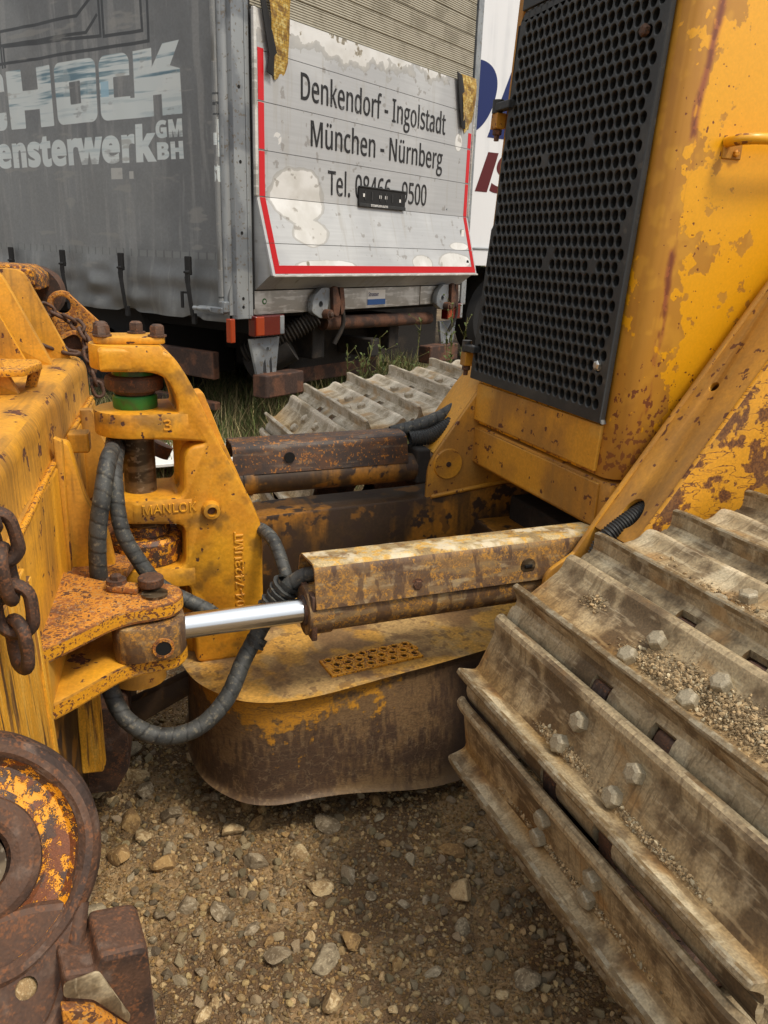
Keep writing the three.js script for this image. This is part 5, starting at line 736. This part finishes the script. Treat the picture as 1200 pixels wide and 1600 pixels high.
  for (const x of [0.60, 1.98]) {
    const a = add('hinge_arm', merge([ext([[x - 0.14, 1.17, 0.02], [x - 0.13, 1.26, 0.05], [x - 0.05, 1.31], [x + 0.02, 1.31], [x + 0.01, 1.18, 0.04], [x - 0.04, 1.12, 0.04]], 0.03, 0.07, { r: 0.01, holes: [circle(x - 0.06, 1.215, 0.022)] }), rod(V(x - 0.06, 1.215, 0.0), V(x - 0.06, 1.215, 0.04), 0.03, 0.03, 16)]), M.steelGrey);
    part(a, 'hinge_bracket', merge([ext([[x + 0.03, 1.31], [x + 0.07, 1.32], [x + 0.11, 1.22, 0.02], [x + 0.09, 1.13, 0.03], [x + 0.04, 1.15, 0.02]], 0.06, 0.09, { r: 0.01 }), ext([[x + 0.12, 1.31], [x + 0.16, 1.31], [x + 0.18, 1.18, 0.03], [x + 0.14, 1.13, 0.03]], 0.04, 0.07, { r: 0.01 }), rod(V(x - 0.02, 1.155, 0.06), V(x - 0.02, 1.155, 0.115), 0.03, 0.03, 16)]), M.brownBar, { local: true });
    part(a, 'hinge_pin', hex(0.018, 0.016, V(x - 0.02, 1.155, 0.115), V(0, 0, 1)), M.rust, { local: true }); part(a, 'drop_link', smooth([V(x + 0.17, 1.2, 0.05), V(x + 0.18, 1.08, 0.05), V(x + 0.12, 0.96, 0.03)], 0.014, 20, 8), M.dark, { local: true });
  }
  add('lift_ram', merge([wrapTube([V(0.56, 1.14, 0.02), V(0.42, 1.03, -0.1), V(0.25, 0.90, -0.3)], 0.055, 0.022, 0.25, { spiral: false, round: true, step: 0.004 }), rod(V(0.46, 0.95, -0.1), V(0.3, 0.8, -0.3), 0.09, 0.09, 20)]), M.dark);
  add('torsion_tube', rod(V(0.70, 1.085, -0.05), V(1.93, 1.06, -0.05), 0.045, 0.045, 24), M.brownBar);
  for (const [x0, x1] of [[0.005, 0.245], [2.04, 2.26]]) { const l = add('tail_lamp', box(x1 - x0, 0.115, 0.06, (x0 + x1) / 2, 1.108, 0.02, 0.008), M.redLens); part(l, 'lamp_section', box((x1 - x0) * 0.28, 0.108, 0.06, x0 + (x1 - x0) * 0.16, 1.108, 0.0235, 0.008), M.orangeLens, { local: true }); part(l, 'lamp_section', box((x1 - x0) * 0.16, 0.108, 0.06, x1 - (x1 - x0) * 0.1, 1.108, 0.0235, 0.008), M.steelGrey, { local: true }); }
  add('side_marker', box(0.035, 0.13, 0.04, -0.135, 1.09, 0.0, 0.006), M.orangeLens);
  for (const x of [0.13, 2.13]) { add('bumper_bracket', ext([[x - 0.12, 1.035], [x + 0.12, 1.035], [x + 0.085, 0.80], [x - 0.06, 0.80]], -0.02, 0.0, { bevel: 0.002, holes: [new THREE.Path([[x - 0.02, 0.82], [x - 0.02, 0.89], [x + 0.0, 0.92], [x + 0.012, 0.82]].map((q) => new THREE.Vector2(...q))), new THREE.Path([[x + 0.035, 0.82], [x + 0.03, 0.9], [x + 0.05, 0.93], [x + 0.06, 0.82]].map((q) => new THREE.Vector2(...q))), circle(x + 0.02, 0.97, 0.014)] }), M.steelGrey); }
  add('bumper_bar', merge([box(0.33, 0.135, 0.11, 0.22, 0.765, 0.02, 0.012)]), M.brownBar, { label: 'short rusty bumper stub' }); add('bumper_bar', box(1.15, 0.11, 0.10, 1.05, 0.72, -0.35, 0.01), M.brownBar); add('bumper_bar', box(0.40, 0.13, 0.11, 2.02, 0.80, 0.0, 0.012), M.brownBar); add('side_guard', merge([box(0.05, 0.16, 1.5, -0.02, 0.86, -1.0, 0.01), box(0.05, 0.05, 1.5, -0.02, 0.62, -1.0, 0.01)]), M.brownBar);
  add('chassis', merge([box(0.12, 0.25, 5, 0.72, 0.98, -2.6, 0.01), box(0.12, 0.25, 5, 1.56, 0.98, -2.6, 0.01), box(0.9, 0.3, 0.5, 1.1, 0.9, -0.55, 0.02), box(0.8, 0.5, 0.6, 0.35, 0.80, -3.6, 0.02), box(0.1, 0.12, 0.3, 1.2, 0.9, -0.15, 0.01), rod(V(0.3, 0.87, -1.5), V(2.0, 0.87, -1.5), 0.1, 0.1, 20), box(2.1, 0.55, 0.1, 1.13, 0.85, -2.4, 0.02)]), M.dark);
  for (const x of [0.28, 0.6, 1.68, 2.0]) { const w = add('wheel', lathe([[0.1, -0.13], [0.3, -0.13], [0.42, -0.13], [0.46, -0.09], [0.465, 0.09], [0.42, 0.13], [0.3, 0.13], [0.1, 0.13]], 40).rotateZ(Math.PI / 2).translate(x, 0.87, -1.5), M.strap); part(w, 'rim', lathe([[0.05, -0.05], [0.2, -0.03], [0.28, -0.12], [0.29, 0.12], [0.2, 0.03], [0.05, 0.05]], 30).rotateZ(Math.PI / 2).translate(x, 0.87, -1.5), M.dark, { local: true }); }
  for (const x of [0.42, 1.86]) add('mudguard', box(0.66, 0.35, 0.015, x, 0.86, -0.92, 0.004), M.strap);
}
// ---------- white trailer behind ----------
{
  const T = thing('white_trailer', 'white box trailer with blue and dark red lettering behind the tail lift', 'trailer', V(3.775, 0, -7.197), THREE.MathUtils.degToRad(10.5));
  const add = (n, g, m, o = {}) => part(T, n, g, m, { local: true, ...o });
  const side = add('side_wall', box(11, 3.0, 2.45, 1.9, 3.07, -1.232, 0.02), M.white);
  part(side, 'sill', box(11, 0.15, 0.03, 1.9, 1.492, 0.008, 0.005), M.white); part(side, 'sill_lip', box(11, 0.012, 0.04, 1.9, 1.574, 0.012, 0.003), M.steelGrey);
  const flat = (shape) => new THREE.ExtrudeGeometry(shape, { depth: 0.0012, bevelEnabled: false, curveSegments: 24 }).translate(0, 0, -0.0055);
  const D = new THREE.Shape(); D.moveTo(-0.62, 2.57); D.lineTo(-0.22, 2.57); D.bezierCurveTo(-0.04, 2.58, 0.09, 2.76, 0.12, 2.96); D.bezierCurveTo(0.14, 3.13, 0.02, 3.19, -0.1, 3.19); D.lineTo(-0.45, 3.19); D.closePath(); part(side, 'lettering', flat(D).translate(0, 0, 0.0), M.blueInk);
  const A = new THREE.Shape([[0.045, 2.565], [0.30, 3.19], [0.67, 3.19], [0.74, 2.565], [0.52, 2.565], [0.515, 2.68], [0.32, 2.68], [0.26, 2.565]].map((q) => new THREE.Vector2(...q))); part(side, 'lettering', flat(A), M.blueInk);
  const I = new THREE.Shape([[-0.06, 2.09], [0.07, 2.44], [0.195, 2.44], [0.085, 2.09]].map((q) => new THREE.Vector2(...q))); part(side, 'lettering', flat(I), M.redInk);
  const Sg = letters(font, 'S', 0.345, 0.0012, 1.15); Sg.applyMatrix4(new THREE.Matrix4().set(1, 0.3, 0, 0.085, 0, 1, 0, 2.092, 0, 0, 1, -0.0055, 0, 0, 0, 1)); part(side, 'lettering', Sg, M.redInk);
  add('chassis', merge([box(10, 0.3, 1.0, 2.2, 1.22, -1.2, 0.02), box(2.0, 0.7, 0.4, -1.2, 0.75, -0.5, 0.03), box(2.2, 0.9, 2.0, 3.8, 0.9, -1.3, 0.03)]), M.dark);
  for (const x of [0.6, 1.9, 5.2]) { const w = add('wheel', lathe([[0.1, -0.15], [0.42, -0.15], [0.48, -0.1], [0.48, 0.1], [0.42, 0.15], [0.1, 0.15]], 36).rotateX(Math.PI / 2).translate(x, 0.88, -0.35), M.strap); part(w, 'rim', lathe([[0.05, 0.06], [0.22, 0.08], [0.29, 0.155], [0.3, 0.16]], 30).rotateX(Math.PI / 2).translate(x, 0.88, -0.345), M.steelGrey, { local: true }); }
}
// ---------- dark hedge far behind closes the view under the vehicles ----------
{
  const n = 9000, g = new THREE.BufferGeometry(); g.setAttribute('position', new THREE.Float32BufferAttribute([-0.5, 0, 0, 0.5, 0, 0, 0, 1, 0.1], 3)); g.computeVertexNormals(); const im = new THREE.InstancedMesh(finish(g), plain('hedge leaf', 0xffffff, 0.9, 0, { side: THREE.DoubleSide }), n), m = new THREE.Matrix4(), q = new THREE.Quaternion(), c = new THREE.Color();
  for (let i = 0; i < n; i++) { const x = rr(-10, 26), y = rr(0, 2.6); q.setFromEuler(new THREE.Euler(rr(0, 6), rr(0, 6), rr(0, 6))); m.compose(V(x, y, -17 - 0.1 * x + rr(-0.9, 0.9)), q, V(rr(0.2, 0.4), rr(0.2, 0.5), 1)); im.setMatrixAt(i, m); const k = rr(0.5, 1.2); c.setRGB(0.04 * k, 0.055 * k, 0.022 * k); im.setColorAt(i, c); }
  im.name = 'hedge'; im.userData = { kind: 'stuff', label: 'dark green hedge at the far edge of the yard', category: 'hedge' }; im.castShadow = true; scene.add(im);
}
// ---------- weeds by the far track ----------
{
  const spots = [[1.30, -3.72, 1.20, 'thin weed stalk left of the far track, standing before the truck bumper'], [1.46, -3.66, 1.16, 'short branching weed in the middle behind the far track'], [1.60, -3.7, 1.24, 'bent weed stalk with seed heads in front of the torsion tube'], [1.84, -3.68, 1.38, 'tallest weed, bushy at the top, beside the right tail lamp'], [0.62, -5.0, 0.62, 'grassy weed stalk seen between the yellow casting and the bumper stub']];
  spots.forEach(([x, z, h, label]) => {
    const w = thing('weed', label, 'weed', V(x, G + hillock(x, z) - 0.01, z), 0, 'weeds behind the machine'), stem = [], leaves = [], n = 3 + Math.floor(rnd() * 3);
    const H = h - G - hillock(x, z); for (let k = 0; k < n; k++) { const dx = rr(-0.1, 0.16), dz = rr(-0.08, 0.08), hh = H * rr(0.75, 1), c = new THREE.CatmullRomCurve3([V(rr(-0.02, 0.02), 0, 0), V(dx * 0.3, hh * 0.4, dz * 0.3), V(dx * 0.6, hh * 0.75, dz * 0.7), V(dx, hh, dz)]); stem.push(new THREE.TubeGeometry(c, 16, 0.0016, 5));
      for (let j = 0; j < 46; j++) { const u = rr(0.45, 1), P = c.getPointAt(u), s = rr(0.012, 0.034) * (1.4 - u * 0.6), l = new THREE.PlaneGeometry(s * 0.5, s, 1, 2); l.translate(0, s * 0.5, 0); l.rotateX(rr(0.2, 1.4)); l.rotateY(rr(0, 6.28)); l.translate(P.x, P.y, P.z); leaves.push(l);
        if (j % 4 === 0) { const e = P.clone().add(V(rr(-0.06, 0.06), rr(0.02, 0.07), rr(-0.05, 0.05))); stem.push(new THREE.TubeGeometry(new THREE.LineCurve3(P, e), 1, 0.0009, 4)); const b = new THREE.IcosahedronGeometry(rr(0.003, 0.006), 0); b.translate(e.x, e.y, e.z); leaves.push(b); } } }
    part(w, 'stem', merge(stem), M.weedStem, { local: true }); part(w, 'leaves', merge(leaves), M.leaf, { local: true });
  });
}
// ---------- loose earth lying on the near track ----------
{
  const g = finish(toCreasedNormals(jitter(new THREE.IcosahedronGeometry(1, 0), 0.6, 1.7), 0.3)), n = 15000, im = new THREE.InstancedMesh(g, plain('earth crumb', 0xffffff, 0.95), n), m = new THREE.Matrix4(), q = new THREE.Quaternion(), c = new THREE.Color(), P = V();
  const heaps = [[1, 0.085, 0.12, 0.03, 0.16, 0.42], [1, 0.1, -0.02, 0.014, 0.09, 0.12], [1, 0.06, -0.25, 0.02, 0.03, 0.02], [2, 0.122, 0.16, 0.008, 0.10, 0.16], [2, 0.118, -0.08, 0.012, 0.07, 0.14], [3, 0.12, 0.02, 0.01, 0.2, 0.09], [0, 0.09, -0.05, 0.03, 0.2, 0.05]];
  let i = 0; for (const [k, s0, z0, ds, dz, share] of heaps) for (let j = 0; j < n * share && i < n; j++, i++) {
    const a = rnd() + rnd() + rnd() - 1.5, b = rnd() + rnd() + rnd() - 1.5, r = 0.0007 + 0.0034 * Math.pow(rnd(), 8), lift = Math.max(0, 1 - (a * a + b * b) * 1.6) * 0.006 * (k === 1 ? 1 : 0.7) * rnd();
    P.set(Math.min(0.13, s0 + a * ds), 0.001 + lift, -(z0 + b * dz)).applyMatrix4(nearShoes[k]); q.setFromEuler(new THREE.Euler(rr(0, 6), rr(0, 6), rr(0, 6))); m.compose(P, q, V(r * rr(0.7, 1.9), r * 0.8, r * rr(0.7, 1.3))); im.setMatrixAt(i, m); const t = rr(0.35, 1.3), w = rnd(); c.setRGB((w < 0.15 ? 0.5 : 0.36) * t, (w < 0.15 ? 0.42 : 0.26) * t, (w < 0.15 ? 0.27 : 0.14) * t); im.setColorAt(i, c);
  }
  im.count = i; im.name = 'loose_earth'; im.userData = { kind: 'stuff', label: 'loose dry earth and chaff lying on the near track shoes', category: 'earth' }; im.castShadow = im.receiveShadow = true; scene.add(im);
}
// ---------- small things on the ground ----------
{
  const t = thing('plastic_strip', 'dark green plastic strip lying on the gravel below the push frame', 'strip', V(0.70, G + 0.012, -1.77), 0.9); part(t, 'strip', jitter(new RoundedBoxGeometry(0.012, 0.004, 0.07, 2, 0.0015), 0.004, 30), M.greenFilm, { local: true });
}
renderer.render(scene, camera);
